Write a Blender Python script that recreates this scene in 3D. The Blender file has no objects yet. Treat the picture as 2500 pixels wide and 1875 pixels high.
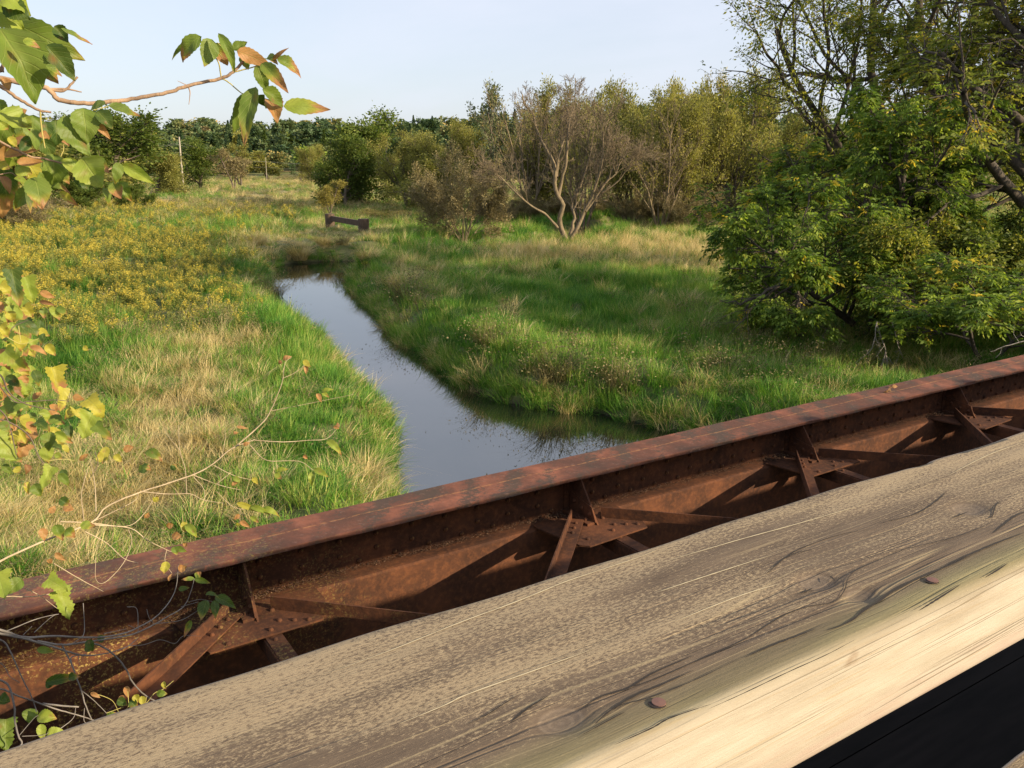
import bpy, math, random
import numpy as np
from mathutils import Vector
R = math.radians
S = bpy.context.scene
rng = np.random.default_rng(11)
random.seed(5)

# ------------------------------------------------------------------ camera, world, sun, exposure
PITCH = 14.5
cam = bpy.data.cameras.new('camera'); cam.lens = 29.92; cam.sensor_width = 36
cam.clip_start = 0.05; cam.clip_end = 9000
camo = bpy.data.objects.new('camera', cam); S.collection.objects.link(camo)
camo.location = (0, 0, 0); camo.rotation_euler = (R(90 - PITCH), 0, 0); S.camera = camo
SUN_AZ, SUN_EL = 113.0, 20.4          # clockwise from +Y
w = bpy.data.worlds.new('World'); S.world = w; w.use_nodes = True
nt = w.node_tree; nt.nodes.clear()
def N(nt, t, **k):
    n = nt.nodes.new(t)
    for a, b in k.items():
        if a == 'inp':
            for i, v in b.items(): n.inputs[i].default_value = v
        else: setattr(n, a, b)
    return n
out = N(nt, 'ShaderNodeOutputWorld'); bg = N(nt, 'ShaderNodeBackground'); bg.inputs[1].default_value = 0.108
sky = N(nt, 'ShaderNodeTexSky', sky_type='NISHITA', sun_disc=False, sun_elevation=R(SUN_EL), sun_rotation=R(SUN_AZ), altitude=200, air_density=1.0, dust_density=2.0, ozone_density=1.2)
tc = N(nt, 'ShaderNodeTexCoord'); mp = N(nt, 'ShaderNodeMapping'); mp.inputs['Scale'].default_value = (1.0, 1.0, 3.2)
mp.inputs['Location'].default_value = (3.1, 1.7, 0.4)
nz = N(nt, 'ShaderNodeTexNoise', inp={'Scale': 2.2, 'Detail': 7, 'Roughness': .55, 'Distortion': .3})
cr = N(nt, 'ShaderNodeValToRGB'); cr.color_ramp.elements[0].position = .38; cr.color_ramp.elements[1].position = .72
cr.color_ramp.elements[0].color = (0.58, .58, .58, 1); cr.color_ramp.elements[1].color = (.95, .95, .95, 1)
mx = N(nt, 'ShaderNodeMix', data_type='RGBA'); mx.inputs[7].default_value = (4.55, 4.78, 5.5, 1)
L = nt.links.new
L(tc.outputs['Generated'], mp.inputs[0]); L(mp.outputs[0], nz.inputs['Vector']); L(nz.outputs[0], cr.inputs[0])
L(cr.outputs[0], mx.inputs[0]); L(sky.outputs[0], mx.inputs[6]); L(mx.outputs[2], bg.inputs[0]); L(bg.outputs[0], out.inputs[0])
sl = bpy.data.lights.new('sun', 'SUN'); sl.energy = 5.0; sl.angle = R(.6); sl.color = (1, .82, .57)
so = bpy.data.objects.new('sun', sl); S.collection.objects.link(so)
sd = Vector((math.sin(R(SUN_AZ)) * math.cos(R(SUN_EL)), math.cos(R(SUN_AZ)) * math.cos(R(SUN_EL)), math.sin(R(SUN_EL))))
so.rotation_euler = sd.to_track_quat('Z', 'Y').to_euler(); so.location = (30, -10, 30)
S.view_settings.view_transform = 'Standard'; S.view_settings.look = 'None'; S.view_settings.exposure = 0.82; S.view_settings.gamma = 1
S.render.engine = 'CYCLES'
S.cycles.max_bounces = 6; S.cycles.transparent_max_bounces = 4; S.cycles.diffuse_bounces = 3

# ------------------------------------------------------------------ photograph frame <-> place
F, CX, CY = 2078., 1250., 937.5
cp, sp = math.cos(R(PITCH)), math.sin(R(PITCH))
AZ = R(57.17)
DU = np.array([math.sin(AZ), math.cos(AZ), 0]); DV = np.array([-math.cos(AZ), math.sin(AZ), 0])
def ray(x, y):
    X, Y = x - CX, y - CY
    return np.array([X, F * cp - Y * sp, -F * sp - Y * cp])
def at_d(x, y, d):                      # point at distance d from the viewpoint
    r = ray(x, y); return r / np.linalg.norm(r) * d
def at_y(x, y, Y):
    r = ray(x, y); return r * (Y / r[1])
def at_v(x, y, v):                      # point on the vertical plane parallel to the bridge
    r = ray(x, y); return r * (v / (r @ DV))
def to_px(p):
    x, y, z = p[..., 0], p[..., 1], p[..., 2]
    zf = y * cp - z * sp; zf = np.where(zf < .1, .1, zf); yy = -(y * sp + z * cp)
    return CX + F * x / zf, CY + F * yy / zf
def uvz(u, v, z): return DU * u + DV * v + np.array([0, 0, z])

# ------------------------------------------------------------------ helpers
col = S.collection
def mesh_obj(name, V, Fc, mat, parent=None, smooth=False, attrs=None, uv=None, link=True):
    me = bpy.data.meshes.new(name)
    V = np.asarray(V, dtype=np.float32).reshape(-1, 3)
    if isinstance(Fc, np.ndarray):
        n, k = Fc.shape
        me.vertices.add(len(V)); me.vertices.foreach_set('co', V.ravel())
        me.loops.add(n * k); me.loops.foreach_set('vertex_index', Fc.astype(np.int32).ravel())
        me.polygons.add(n); me.polygons.foreach_set('loop_start', np.arange(0, n * k, k, dtype=np.int32))
        me.polygons.foreach_set('loop_total', np.full(n, k, dtype=np.int32))
        me.update(calc_edges=True)
    else:
        me.from_pydata([tuple(map(float, v)) for v in V], [], [tuple(map(int, f)) for f in Fc])
    if smooth: me.polygons.foreach_set('use_smooth', np.ones(len(me.polygons), dtype=bool))
    if attrs:
        for a, d in attrs.items():
            d = np.asarray(d, dtype=np.float32)
            if d.ndim == 1:
                at = me.attributes.new(a, 'FLOAT', 'POINT'); at.data.foreach_set('value', d)
            else:
                at = me.attributes.new(a, 'FLOAT_VECTOR', 'POINT'); at.data.foreach_set('vector', d.ravel())
    if mat: me.materials.append(mat)
    me.update()
    o = bpy.data.objects.new(name, me)
    if link: col.objects.link(o)
    if parent: o.parent = parent
    return o
def tag(o, label=None, cat=None, group=None, kind=None):
    if label: o['label'] = label
    if cat: o['category'] = cat
    if group: o['group'] = group
    if kind: o['kind'] = kind
    return o
def empty(name, loc, rz=0):
    o = bpy.data.objects.new(name, None); col.objects.link(o); o.location = loc; o.rotation_euler = (0, 0, rz)
    o.empty_display_size = .2
    return o
class MB:
    def __init__(s): s.v = []; s.f = []; s.n = 0; s.a = []
    def add(s, V, Fq, a=None):
        V = np.asarray(V, float); s.v.append(V); s.f += [tuple(i + s.n for i in f) for f in Fq]; s.n += len(V)
        s.a.append(np.zeros(len(V)) if a is None else a)
    def box(s, o, ex, ey, ez):          # corner o, three edge vectors
        o, ex, ey, ez = map(np.asarray, (o, ex, ey, ez))
        V = [o, o + ex, o + ex + ey, o + ey, o + ez, o + ex + ez, o + ex + ey + ez, o + ey + ez]
        Fq = [(0, 3, 2, 1), (4, 5, 6, 7), (0, 1, 5, 4), (1, 2, 6, 5), (2, 3, 7, 6), (3, 0, 4, 7)]
        if np.dot(np.cross(ex, ey), ez) < 0: Fq = [f[::-1] for f in Fq]
        s.add(V, Fq)
    def build(s, name, mat, parent=None, smooth=False, bevel=0, **k):
        o = mesh_obj(name, np.concatenate(s.v), s.f, mat, parent, smooth, **k)
        if bevel:
            b = o.modifiers.new('bevel', 'BEVEL'); b.width = bevel; b.segments = 2; b.limit_method = 'ANGLE'
        return o
def tubes(polys, k=6):
    """polys: list of (pts (n,3), radii (n,)) -> V, F"""
    VV = []; FF = []; off = 0
    ang = np.arange(k) * 2 * math.pi / k; ca, sa = np.cos(ang), np.sin(ang)
    for P, rad in polys:
        P = np.asarray(P, float); rad = np.asarray(rad, float); n = len(P)
        T = np.gradient(P, axis=0); T /= np.linalg.norm(T, axis=1, keepdims=True) + 1e-12
        ref = np.array([0.31, .17, .93]) if abs(T[0, 2]) < .8 else np.array([1., .2, 0])
        A = np.cross(T, ref); A /= np.linalg.norm(A, axis=1, keepdims=True) + 1e-12; B = np.cross(T, A)
        V = P[:, None, :] + rad[:, None, None] * (ca[None, :, None] * A[:, None, :] + sa[None, :, None] * B[:, None, :])
        VV.append(V.reshape(-1, 3))
        i = np.arange(n - 1)[:, None] * k + np.arange(k)[None, :]; j = np.arange(n - 1)[:, None] * k + (np.arange(k)[None, :] + 1) % k
        FF.append(np.stack([i, i + k, j + k, j], -1).reshape(-1, 4) + off); off += n * k
    return np.concatenate(VV), np.concatenate(FF)
def smooth_poly(P, m=4):
    P = np.asarray(P, float)
    if len(P) < 3: m = max(m, 3)
    n = len(P); Q = []
    E = np.vstack([2 * P[0] - P[1], P, 2 * P[-1] - P[-2]])
    for i in range(n - 1):
        p0, p1, p2, p3 = E[i], E[i + 1], E[i + 2], E[i + 3]
        for t in np.arange(m) / m:
            Q.append(.5 * (2 * p1 + (p2 - p0) * t + (2 * p0 - 5 * p1 + 4 * p2 - p3) * t * t + (3 * p1 - p0 - 3 * p2 + p3) * t ** 3))
    Q.append(P[-1]); return np.array(Q)

# ------------------------------------------------------------------ materials
class Mat:
    def __init__(s, name, rough=.8):
        s.m = bpy.data.materials.new(name); s.m.use_nodes = True; s.nt = s.m.node_tree; s.nt.nodes.clear()
        s.out = N(s.nt, 'ShaderNodeOutputMaterial'); s.b = N(s.nt, 'ShaderNodeBsdfPrincipled'); s.b.inputs['Roughness'].default_value = rough
        s.L(s.b.outputs[0], s.out.inputs[0]); s.co = N(s.nt, 'ShaderNodeTexCoord')
    def L(s, a, b): s.nt.links.new(a, b)
    def map(s, src, scale=(1, 1, 1), loc=(0, 0, 0), rot=(0, 0, 0)):
        m = N(s.nt, 'ShaderNodeMapping'); m.inputs['Scale'].default_value = scale; m.inputs['Location'].default_value = loc; m.inputs['Rotation'].default_value = rot
        s.L(src, m.inputs[0]); return m.outputs[0]
    def noise(s, src, scale, detail=4, rough=.55, dist=0):
        n = N(s.nt, 'ShaderNodeTexNoise', inp={'Scale': scale, 'Detail': detail, 'Roughness': rough, 'Distortion': dist}); s.L(src, n.inputs['Vector']); return n.outputs[0]
    def ramp(s, src, stops, interp='LINEAR'):
        r = N(s.nt, 'ShaderNodeValToRGB'); e = r.color_ramp.elements; r.color_ramp.interpolation = interp
        while len(e) < len(stops): e.new(.5)
        for i, (p, c) in enumerate(stops):
            e[i].position = p; e[i].color = (*c, 1) if not isinstance(c, (int, float)) else (c, c, c, 1)
        s.L(src, r.inputs[0]); return r.outputs[0]
    def mix(s, fac, a, b, mode='MIX'):
        m = N(s.nt, 'ShaderNodeMix', data_type='RGBA', blend_type=mode)
        for sock, v in ((m.inputs[0], fac), (m.inputs[6], a), (m.inputs[7], b)):
            if isinstance(v, (int, float)): sock.default_value = v
            elif isinstance(v, tuple): sock.default_value = (*v, 1)
            else: s.L(v, sock)
        return m.outputs[2]
    def math(s, op, a, b=0, c=0, clamp=False):
        m = N(s.nt, 'ShaderNodeMath', operation=op, use_clamp=clamp)
        for i, v in enumerate((a, b, c)):
            if isinstance(v, (int, float)): m.inputs[i].default_value = v
            else: s.L(v, m.inputs[i])
        return m.outputs[0]
    def attr(s, name, what=2, typ='GEOMETRY'):
        a = N(s.nt, 'ShaderNodeAttribute', attribute_name=name, attribute_type=typ); return a.outputs[what]
    def col(s, c):
        if isinstance(c, tuple): s.b.inputs['Base Color'].default_value = (*c, 1)
        else: s.L(c, s.b.inputs['Base Color'])
    def bump(s, h, strength=.4, dist=.01):
        b = N(s.nt, 'ShaderNodeBump'); b.inputs['Strength'].default_value = strength; b.inputs['Distance'].default_value = dist
        s.L(h, b.inputs['Height']); s.L(b.outputs[0], s.b.inputs['Normal']); return b.outputs[0]
def foliage(name, stops, trans=.35, rough=.6, obj_rand=.0, noise_scale=None):
    """leaf material: per-leaf tint -> ramp, part of the light passes through the leaf"""
    m = Mat(name, rough); m.b.inputs['Specular IOR Level'].default_value = .25
    t = m.attr('tint')
    if obj_rand:
        oi = N(m.nt, 'ShaderNodeObjectInfo'); t = m.math('ADD', t, m.math('MULTIPLY', m.math('SUBTRACT', oi.outputs['Random'], .5), obj_rand), clamp=True)
    if noise_scale:
        g = N(m.nt, 'ShaderNodeNewGeometry'); nn = m.noise(g.outputs['Position'], noise_scale, 3)
        t = m.math('ADD', t, m.math('MULTIPLY', m.math('SUBTRACT', nn, .5), 1.1), clamp=True)
    c = m.ramp(t, stops); m.col(c)
    tr = N(m.nt, 'ShaderNodeBsdfTranslucent'); ms = N(m.nt, 'ShaderNodeMixShader'); ms.inputs[0].default_value = trans
    m.L(m.mix(1.0, c, (1.0, 1.0, .55), 'MULTIPLY'), tr.inputs[0])
    m.L(m.b.outputs[0], ms.inputs[1]); m.L(tr.outputs[0], ms.inputs[2]); m.L(ms.outputs[0], m.out.inputs[0])
    return m.m
def bark(name, c0, c1):
    m = Mat(name, .9); n = m.noise(m.map(m.co.outputs['Object'], (6, 6, 1.5)), 3, 5)
    m.col(m.ramp(n, [(.3, c0), (.7, c1)])); m.bump(n, .6, .02); return m.m

M = {}
M['grass'] = foliage('grass_blades', [(0, (.032, .11, .013)), (.35, (.085, .24, .027)), (.7, (.19, .35, .045)), (1, (.40, .42, .11))], .38, obj_rand=.5, noise_scale=.35)
M['dry'] = foliage('dry_grass_blades', [(0, (.20, .18, .06)), (.35, (.42, .33, .13)), (.75, (.64, .50, .23)), (1, (.72, .60, .31))], .3, obj_rand=.5)
M['rod'] = foliage('goldenrod_leaves', [(0, (.09, .13, .025)), (.55, (.27, .27, .06)), (.75, (.48, .39, .06)), (1, (.68, .53, .075))], .3, obj_rand=.12)
M['weed'] = foliage('brown_weed_leaves', [(0, (.05, .05, .022)), (.5, (.16, .14, .055)), (1, (.30, .24, .12))], .2, obj_rand=.5)
M['lf_dark'] = foliage('dense_leaves', [(0, (.04, .07, .014)), (.5, (.105, .155, .028)), (1, (.24, .27, .055))], .45)
M['lf_willow'] = foliage('willow_leaves', [(0, (.11, .12, .035)), (.5, (.26, .26, .07)), (1, (.46, .42, .12))], .5)
M['lf_elder'] = foliage('box_elder_leaves', [(0, (.04, .085, .015)), (.5, (.15, .235, .035)), (.93, (.34, .42, .06)), (1, (.56, .44, .05))], .5)
M['lf_tall'] = foliage('tall_tree_leaves', [(0, (.06, .095, .018)), (.5, (.20, .24, .04)), (.9, (.40, .38, .06)), (1, (.54, .40, .05))], .5)
M['lf_tan'] = foliage('tan_bush_leaves', [(0, (.10, .085, .035)), (.6, (.23, .185, .08)), (1, (.42, .36, .19))], .2)
M['lf_yel'] = foliage('yellowing_leaves', [(0, (.14, .13, .03)), (.6, (.30, .26, .06)), (1, (.45, .38, .10))], .3)
M['lf_silver'] = foliage('grey_green_leaves', [(0, (.06, .085, .05)), (.5, (.13, .16, .08)), (1, (.27, .27, .13))], .25)
M['lf_far'] = foliage('far_wood_leaves', [(0, (.045, .085, .035)), (.5, (.10, .145, .055)), (.85, (.20, .21, .08)), (1, (.40, .30, .10))], .25, obj_rand=.75)
M['bark'] = bark('grey_brown_bark', (.055, .042, .03), (.15, .115, .08))
M['bark_dark'] = bark('dark_bark', (.03, .024, .018), (.09, .07, .05))
M['bark_dead'] = bark('bare_pale_bark', (.075, .058, .038), (.25, .19, .11))
M['twig'] = bark('fine_brown_twig', (.11, .088, .05), (.28, .22, .13))

# ------------------------------------------------------------------ terrain
WATER = -5.0
LB = [(4.5, -30), (3.2, -8), (.6, 4), (-1.2, 9), (-2.0, 12.6), (-2.2, 13.9), (-2.4, 15.7), (-2.75, 16.84), (-3.8, 19.4), (-4.95, 22.4), (-5.6, 23.8), (-5.75, 24.9), (-6.5, 26.2), (-8.0, 28.3), (-8.8, 29.9), (-9.6, 33.0), (-11.1, 38.6), (-12.2, 42.1), (-11.5, 44.4), (-9.9, 45.3), (-8.47, 45.6), (-5.5, 47.5), (-2, 51), (2, 56), (5, 64), (12, 80)]
RB = [(15, 79), (8, 62), (4.5, 54.5), (.5, 49.8), (-3.5, 46), (-6.6, 43), (-7.64, 40.3), (-6.44, 34.2), (-5.34, 31.3), (-4.34, 28.3), (-3.87, 26.1), (-3.14, 24), (-2.17, 22.2), (-1.14, 19.1), (-.26, 18), (.43, 17.3), (1.1, 17.07), (1.86, 16.9), (2.6, 16.3), (3.6, 15.2), (5.5, 12.5), (8, 8), (11, 0), (13, -30)]
RIV = np.array(LB + RB)
def river_sd(x, y):                     # >0 outside the river
    P = np.stack([x, y], -1).reshape(-1, 2); d2 = np.full(len(P), 1e9); ins = np.zeros(len(P), bool)
    A = RIV; B = np.roll(RIV, -1, 0)
    for a, b in zip(A, B):
        ab = b - a; t = np.clip(((P - a) @ ab) / (ab @ ab), 0, 1); q = a + t[:, None] * ab - P
        d2 = np.minimum(d2, (q ** 2).sum(1))
        c = ((a[1] > P[:, 1]) != (b[1] > P[:, 1]))
        xi = (b[0] - a[0]) * (P[:, 1] - a[1]) / (b[1] - a[1] + 1e-12) + a[0]
        ins ^= c & (P[:, 0] < xi)
    d = np.sqrt(d2); return np.where(ins, -d, d).reshape(np.shape(x))
_k = [(rng.uniform(-1, 1, 2), rng.uniform(0, 6.28)) for _ in range(14)]
def vnoise(x, y, s):
    r = 0
    for i, (k, p) in enumerate(_k):
        sc = (1 + .35 * i) / s; kk = k / (np.linalg.norm(k) + 1e-9)
        r = r + np.sin((kk[0] * x + kk[1] * y) * sc * 1.7 + p + np.sin(y * sc * .9 + i)) / (1 + .25 * i)
    return r / 4.2
def ss(t, a, b):
    t = np.clip((t - a) / (b - a), 0, 1); return t * t * (3 - 2 * t)
def ground_z(x, y):
    d = river_sd(x, y)
    z = np.where(d < 0, -5.05 + np.maximum(d, -1.2) * .5, -5.05)
    top = -4.40 + .18 * vnoise(x, y, 5.5) + .26 * vnoise(x + 40, y, 1.7) + .12 * np.exp(-((d - 1.6) / 1.2) ** 2)
    top = top * (1 - ss(np.hypot(x, y), 60, 110)) + (-4.4) * ss(np.hypot(x, y), 60, 110)
    z = np.where(d >= 0, z + (top - z) * ss(d, -.45, 1.1 + .4 * vnoise(x, y, 3)), z)
    hill = ss(y, 262, 400) * (11 + 4 * np.sin(x * .011 + 1.1) + 2.0 * np.sin(x * .031))
    return z + hill
def axis(lo, hi, step, far0, far1):
    a = list(np.arange(lo, hi, step)); s = step
    while a[-1] < far1: s *= 1.12; a.append(a[-1] + s)
    b = []; p = lo; s = step
    while p > far0: s *= 1.12; p -= s; b.append(p)
    return np.array(b[::-1] + a)
gx = axis(-17, 15, .28, -5000, 5000); gy = axis(-8, 56, .28, -200, 7000)
GX, GY = np.meshgrid(gx, gy); GZ = ground_z(GX, GY)
nx, ny = len(gx), len(gy)
idx = (np.arange(ny - 1)[:, None] * nx + np.arange(nx - 1)[None, :]).ravel()
m = Mat('meadow_ground', .95)
g = N(m.nt, 'ShaderNodeNewGeometry'); n1 = m.noise(g.outputs['Position'], .12, 6); n2 = m.noise(m.map(g.outputs['Position'], (.02, .06, 0)), 1.6, 5)
c = m.ramp(n1, [(.3, (.045, .065, .018)), (.5, (.08, .10, .028)), (.7, (.16, .14, .055))])
far = m.ramp(n2, [(.35, (.09, .13, .03)), (.5, (.17, .17, .06)), (.62, (.26, .20, .09)), (.75, (.11, .13, .04))])
spx = N(m.nt, 'ShaderNodeSeparateXYZ'); m.L(g.outputs['Position'], spx.inputs[0])
fy = m.math('DIVIDE', m.math('SUBTRACT', spx.outputs[1], 50), 40, clamp=True)
c = m.mix(fy, c, far)
# low muddy bank
mud = m.math('DIVIDE', m.math('SUBTRACT', spx.outputs[2], -5.06), .2, clamp=True)
c = m.mix(mud, (.016, .013, .009), c)
m.col(c); m.bump(m.noise(g.outputs['Position'], 4, 5), .6, .08)
tag(mesh_obj('ground', np.stack([GX, GY, GZ], -1), np.stack([idx, idx + 1, idx + nx + 1, idx + nx], 1), m.m, smooth=True), kind='structure')

m = Mat('creek_water', .03)
m.b.inputs['IOR'].default_value = 2.1; m.b.inputs['Specular IOR Level'].default_value = .9
g = N(m.nt, 'ShaderNodeNewGeometry')
nA = m.noise(m.map(g.outputs['Position'], (1, .35, 1)), 2.2, 3, .5, .4); nB = m.noise(g.outputs['Position'], .22, 2)
m.col(m.ramp(nB, [(.35, (.007, .009, .006)), (.65, (.011, .013, .009))]))
nC = m.noise(m.map(g.outputs['Position'], (3.0, 1.0, 1)), 5, 2)
hh = m.math('MULTIPLY', nC, m.ramp(nB, [(.5, 0.05), (.62, 1.0)])); 
m.bump(m.math('ADD', nA, m.math('MULTIPLY', hh, .4)), .022, .05)
wx = axis(-14, 16, .8, -15, 17); wy = axis(-30, 84, .8, -31, 85); WX, WY = np.meshgrid(wx, wy); n_ = len(wx)
keep = []; WS = river_sd(WX, WY)
ii = np.arange(len(wy) - 1)[:, None] * n_ + np.arange(n_ - 1)[None, :]
k4 = np.minimum.reduce([WS[:-1, :-1], WS[1:, :-1], WS[:-1, 1:], WS[1:, 1:]]) < .8
ii = ii[k4]
tag(mesh_obj('water', np.stack([WX, WY, np.full_like(WX, WATER)], -1), np.stack([ii, ii + 1, ii + n_ + 1, ii + n_], 1), m.m), kind='structure')

# ------------------------------------------------------------------ bridge girder (riveted rusty steel)
def rust(name, top=False, lichen=.3):
    m = Mat(name, .88); m.b.inputs['Specular IOR Level'].default_value = .2
    o = m.co.outputs['Object']
    n1 = m.noise(o, 3.2, 6, .6); n2 = m.noise(o, 26, 6, .65); n3 = m.noise(m.map(o, (1, 1, 6)), 9, 4)
    c = m.ramp(n1, [(.3, (.034, .016, .010)), (.5, (.062, .026, .014)), (.68, (.112, .043, .020))])
    c = m.mix(m.ramp(n2, [(.46, 0), (.66, .35)]), c, (.20, .075, .028))
    c = m.mix(m.ramp(n3, [(.56, 0), (.75, .5)]), c, (.05, .024, .016))
    if top:
        # imprints of the ties that once lay across the flange
        s = N(m.nt, 'ShaderNodeSeparateXYZ'); m.L(o, s.inputs[0])
        ph = m.math('ADD', m.math('MULTIPLY', s.outputs[0], 3.0), m.math('MULTIPLY', s.outputs[1], -2.2))
        ph = m.math('ADD', ph, m.math('MULTIPLY', m.noise(o, 5, 4), 1.0))
        wv = m.math('SINE', m.math('MULTIPLY', ph, 6.283))
        c = m.ramp(n1, [(.3, (.065, .038, .028)), (.5, (.125, .054, .036)), (.7, (.27, .10, .058))])
        big = m.noise(m.map(o, (1, 1, 1)), 1.3, 3)
        msk = m.math('ADD', m.math('ADD', m.math('MULTIPLY', wv, .30), m.math('MULTIPLY', m.math('SUBTRACT', m.noise(o, 30, 8, .8), .5), 3.2)), m.math('MULTIPLY', m.math('SUBTRACT', big, .48), 2.4))
        c = m.mix(m.ramp(msk, [(-.15, 0), (.40, .9)]), c, (.070, .050, .038))
        c = m.mix(m.ramp(n2, [(.56, 0), (.7, .5)]), c, (.20, .12, .09))
        # seam of rust along the middle
        yy = m.math('ABSOLUTE', m.math('ADD', m.math('SUBTRACT', s.outputs[1], 4.64), m.math('MULTIPLY', m.math('SUBTRACT', m.noise(o, 7, 4), .5), .03)))
        c = m.mix(m.math('MULTIPLY', m.ramp(yy, [(.002, .5), (.012, 0)]), m.ramp(n2, [(.4, 0), (.55, 1)])), c, (.42, .20, .075))
    s2 = N(m.nt, 'ShaderNodeSeparateXYZ'); m.L(o, s2.inputs[0])
    near = m.ramp(s2.outputs[0], [(0.0, 1), (.0001, 1)]) if False else m.math('SUBTRACT', 1, m.math('DIVIDE', s2.outputs[0], 2.2, clamp=True))
    lm = m.math('MULTIPLY', m.ramp(m.noise(o, 60, 5, .7), [(.53, 0), (.62, 1)]), m.math('MULTIPLY', m.ramp(m.noise(o, 2.5, 3), [(.45, 0), (.6, 1)]), m.math('MULTIPLY', near, lichen), clamp=True), clamp=True)
    c = m.mix(lm, c, (.34, .24, .07))
    m.col(c); m.bump(m.math('ADD', n2, m.math('MULTIPLY', n1, .4)), .55, .006)
    return m.m
M['rust'] = rust('rusty_steel', lichen=1.2); M['rust_top'] = rust('rusty_flange_top', True, lichen=.8)
m = Mat('rust_debris', .95); m.col(m.ramp(m.noise(m.co.outputs['Object'], 80, 3), [(.35, (.05, .028, .018)), (.6, (.14, .08, .045)), (.75, (.35, .2, .1))])); M['debris'] = m.m
GU0, GU1 = -8., 26.
ZT, VN, VF, VW, ZL, VL = -2.11, 4.44, 4.815, 4.60, -2.434, 4.467
BR = [1.10 + 2.36 * k for k in range(-3, 10)]
girder = empty('bridge_girder', tuple(uvz(0, 0, 0) + np.array([0, 0, 0])), math.pi / 2 - AZ)
tag(girder, 'rusty riveted steel bridge girder running beside the timber rail above the creek', 'girder')
def lbox(mb, u0, u1, v0, v1, z0, z1): mb.box((u0, v0, z0), (u1 - u0, 0, 0), (0, v1 - v0, 0), (0, 0, z1 - z0))
def flange(u0, u1, v0, v1, z0, z1, nu=220):
    mb = MB(); us = np.linspace(u0, u1, nu)
    prof = [(v0, z1 - .006), (v0 + .006, z1)] + [(v, z1) for v in np.linspace(v0 + .03, v1 - .03, 5)] + [(v1 - .006, z1), (v1, z1 - .006), (v1, z0), (v0, z0)]
    n = len(prof); V = []
    for u in us:
        for i, (v, z) in enumerate(prof):
            e = .003 * math.sin(u * 7.1 + i) + .002 * math.sin(u * 23 + 2 * i) if i in (0, 1, n - 1) else 0
            V.append((u, v + e, z + (.0015 * math.sin(u * 5 + i) if 1 < i < n - 3 else 0)))
    Fq = [(a * n + i, a * n + (i + 1) % n, (a + 1) * n + (i + 1) % n, (a + 1) * n + i) for a in range(nu - 1) for i in range(n)]
    mb.add(V, [f[::-1] for f in Fq]); return mb
flange(GU0, GU1, VN, VF, ZT - .028, ZT).build('top_flange', M['rust_top'], girder)
mb = MB(); lbox(mb, GU0, GU1, VW, VW + .012, ZL, ZT - .028)
# riveted doubler plate left of the first bracket
lbox(mb, GU0, .55, VW - .012, VW - .0005, ZL + .002, ZT - .030)
mb.build('upper_web', M['rust'], girder)
mb = MB()
prof = [(VW + .012, ZL), (VL + .03, ZL), (VL + .010, ZL - .004), (VL, ZL - .018), (VL, ZL - 1.15), (VL + .02, ZL - 1.15), (VL + .02, ZL - .03), (VW + .012, ZL - .03)]
us = np.linspace(GU0, GU1, 90); n = len(prof)
mb.add([(u, v, z) for u in us for v, z in prof], [(a * n + i, a * n + (i + 1) % n, (a + 1) * n + (i + 1) % n, (a + 1) * n + i) for a in range(len(us) - 1) for i in range(n)])
mb.build('lower_chord', M['rust'], girder, smooth=False)
mb = MB(); lbox(mb, GU0, GU1, VL - .13, VL + .14, ZL - 1.18, ZL - 1.152); mb.build('bottom_flange', M['rust'], girder)
# rivets on the web: pairs of heads and single low ones between them
def dome(mb, c, r, ax, seg=10, flat=1.0):
    ax = np.asarray(ax, float); a = np.cross(ax, [.3, .5, .81]); a /= np.linalg.norm(a); b = np.cross(ax, a); V = []; c = np.asarray(c, float)
    for el in (0, 32, 62):
        for k in range(seg):
            t = 2 * math.pi * k / seg; V.append(c + r * math.cos(R(el)) * (math.cos(t) * a + math.sin(t) * b) + ax * r * flat * math.sin(R(el)))
    V.append(c + ax * r * flat)
    Fq = [(i * seg + k, i * seg + (k + 1) % seg, (i + 1) * seg + (k + 1) % seg, (i + 1) * seg + k) for i in range(2) for k in range(seg)] + [(2 * seg + k, 2 * seg + (k + 1) % seg, 3 * seg) for k in range(seg)]
    mb.add(V, Fq)
mb = MB(); u = -6.36; nrm = (0, -1, 0); nriv = 0
_m = MB(); dome(_m, (0, 0, 0), .0185, nrm); rivet_me = _m.build('rivet', M['rust'], None, smooth=True); rmesh = rivet_me.data; bpy.data.objects.remove(rivet_me)
def rivet(c):
    global nriv
    if -.8 < c[0] < 7.6 and nriv < 98:
        o = bpy.data.objects.new('rivet', rmesh); col.objects.link(o); o.parent = girder; o.location = c; nriv += 1
    else: dome(mb, c, .0185, nrm)
while u < 22:
    dv = VW - .012 if u < .55 else VW
    if min(abs(u - b) for b in BR) > .05:
        for z in (-2.235, -2.333): rivet((u + random.uniform(-.004, .004), dv, z + random.uniform(-.003, .003)))
    if min(abs(u + .122 - b) for b in BR) > .05: rivet((u + .122, dv, -2.392))
    u += .2445
mb.build('rivets', M['rust'], girder, smooth=True)['kind'] = 'stuff'
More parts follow.
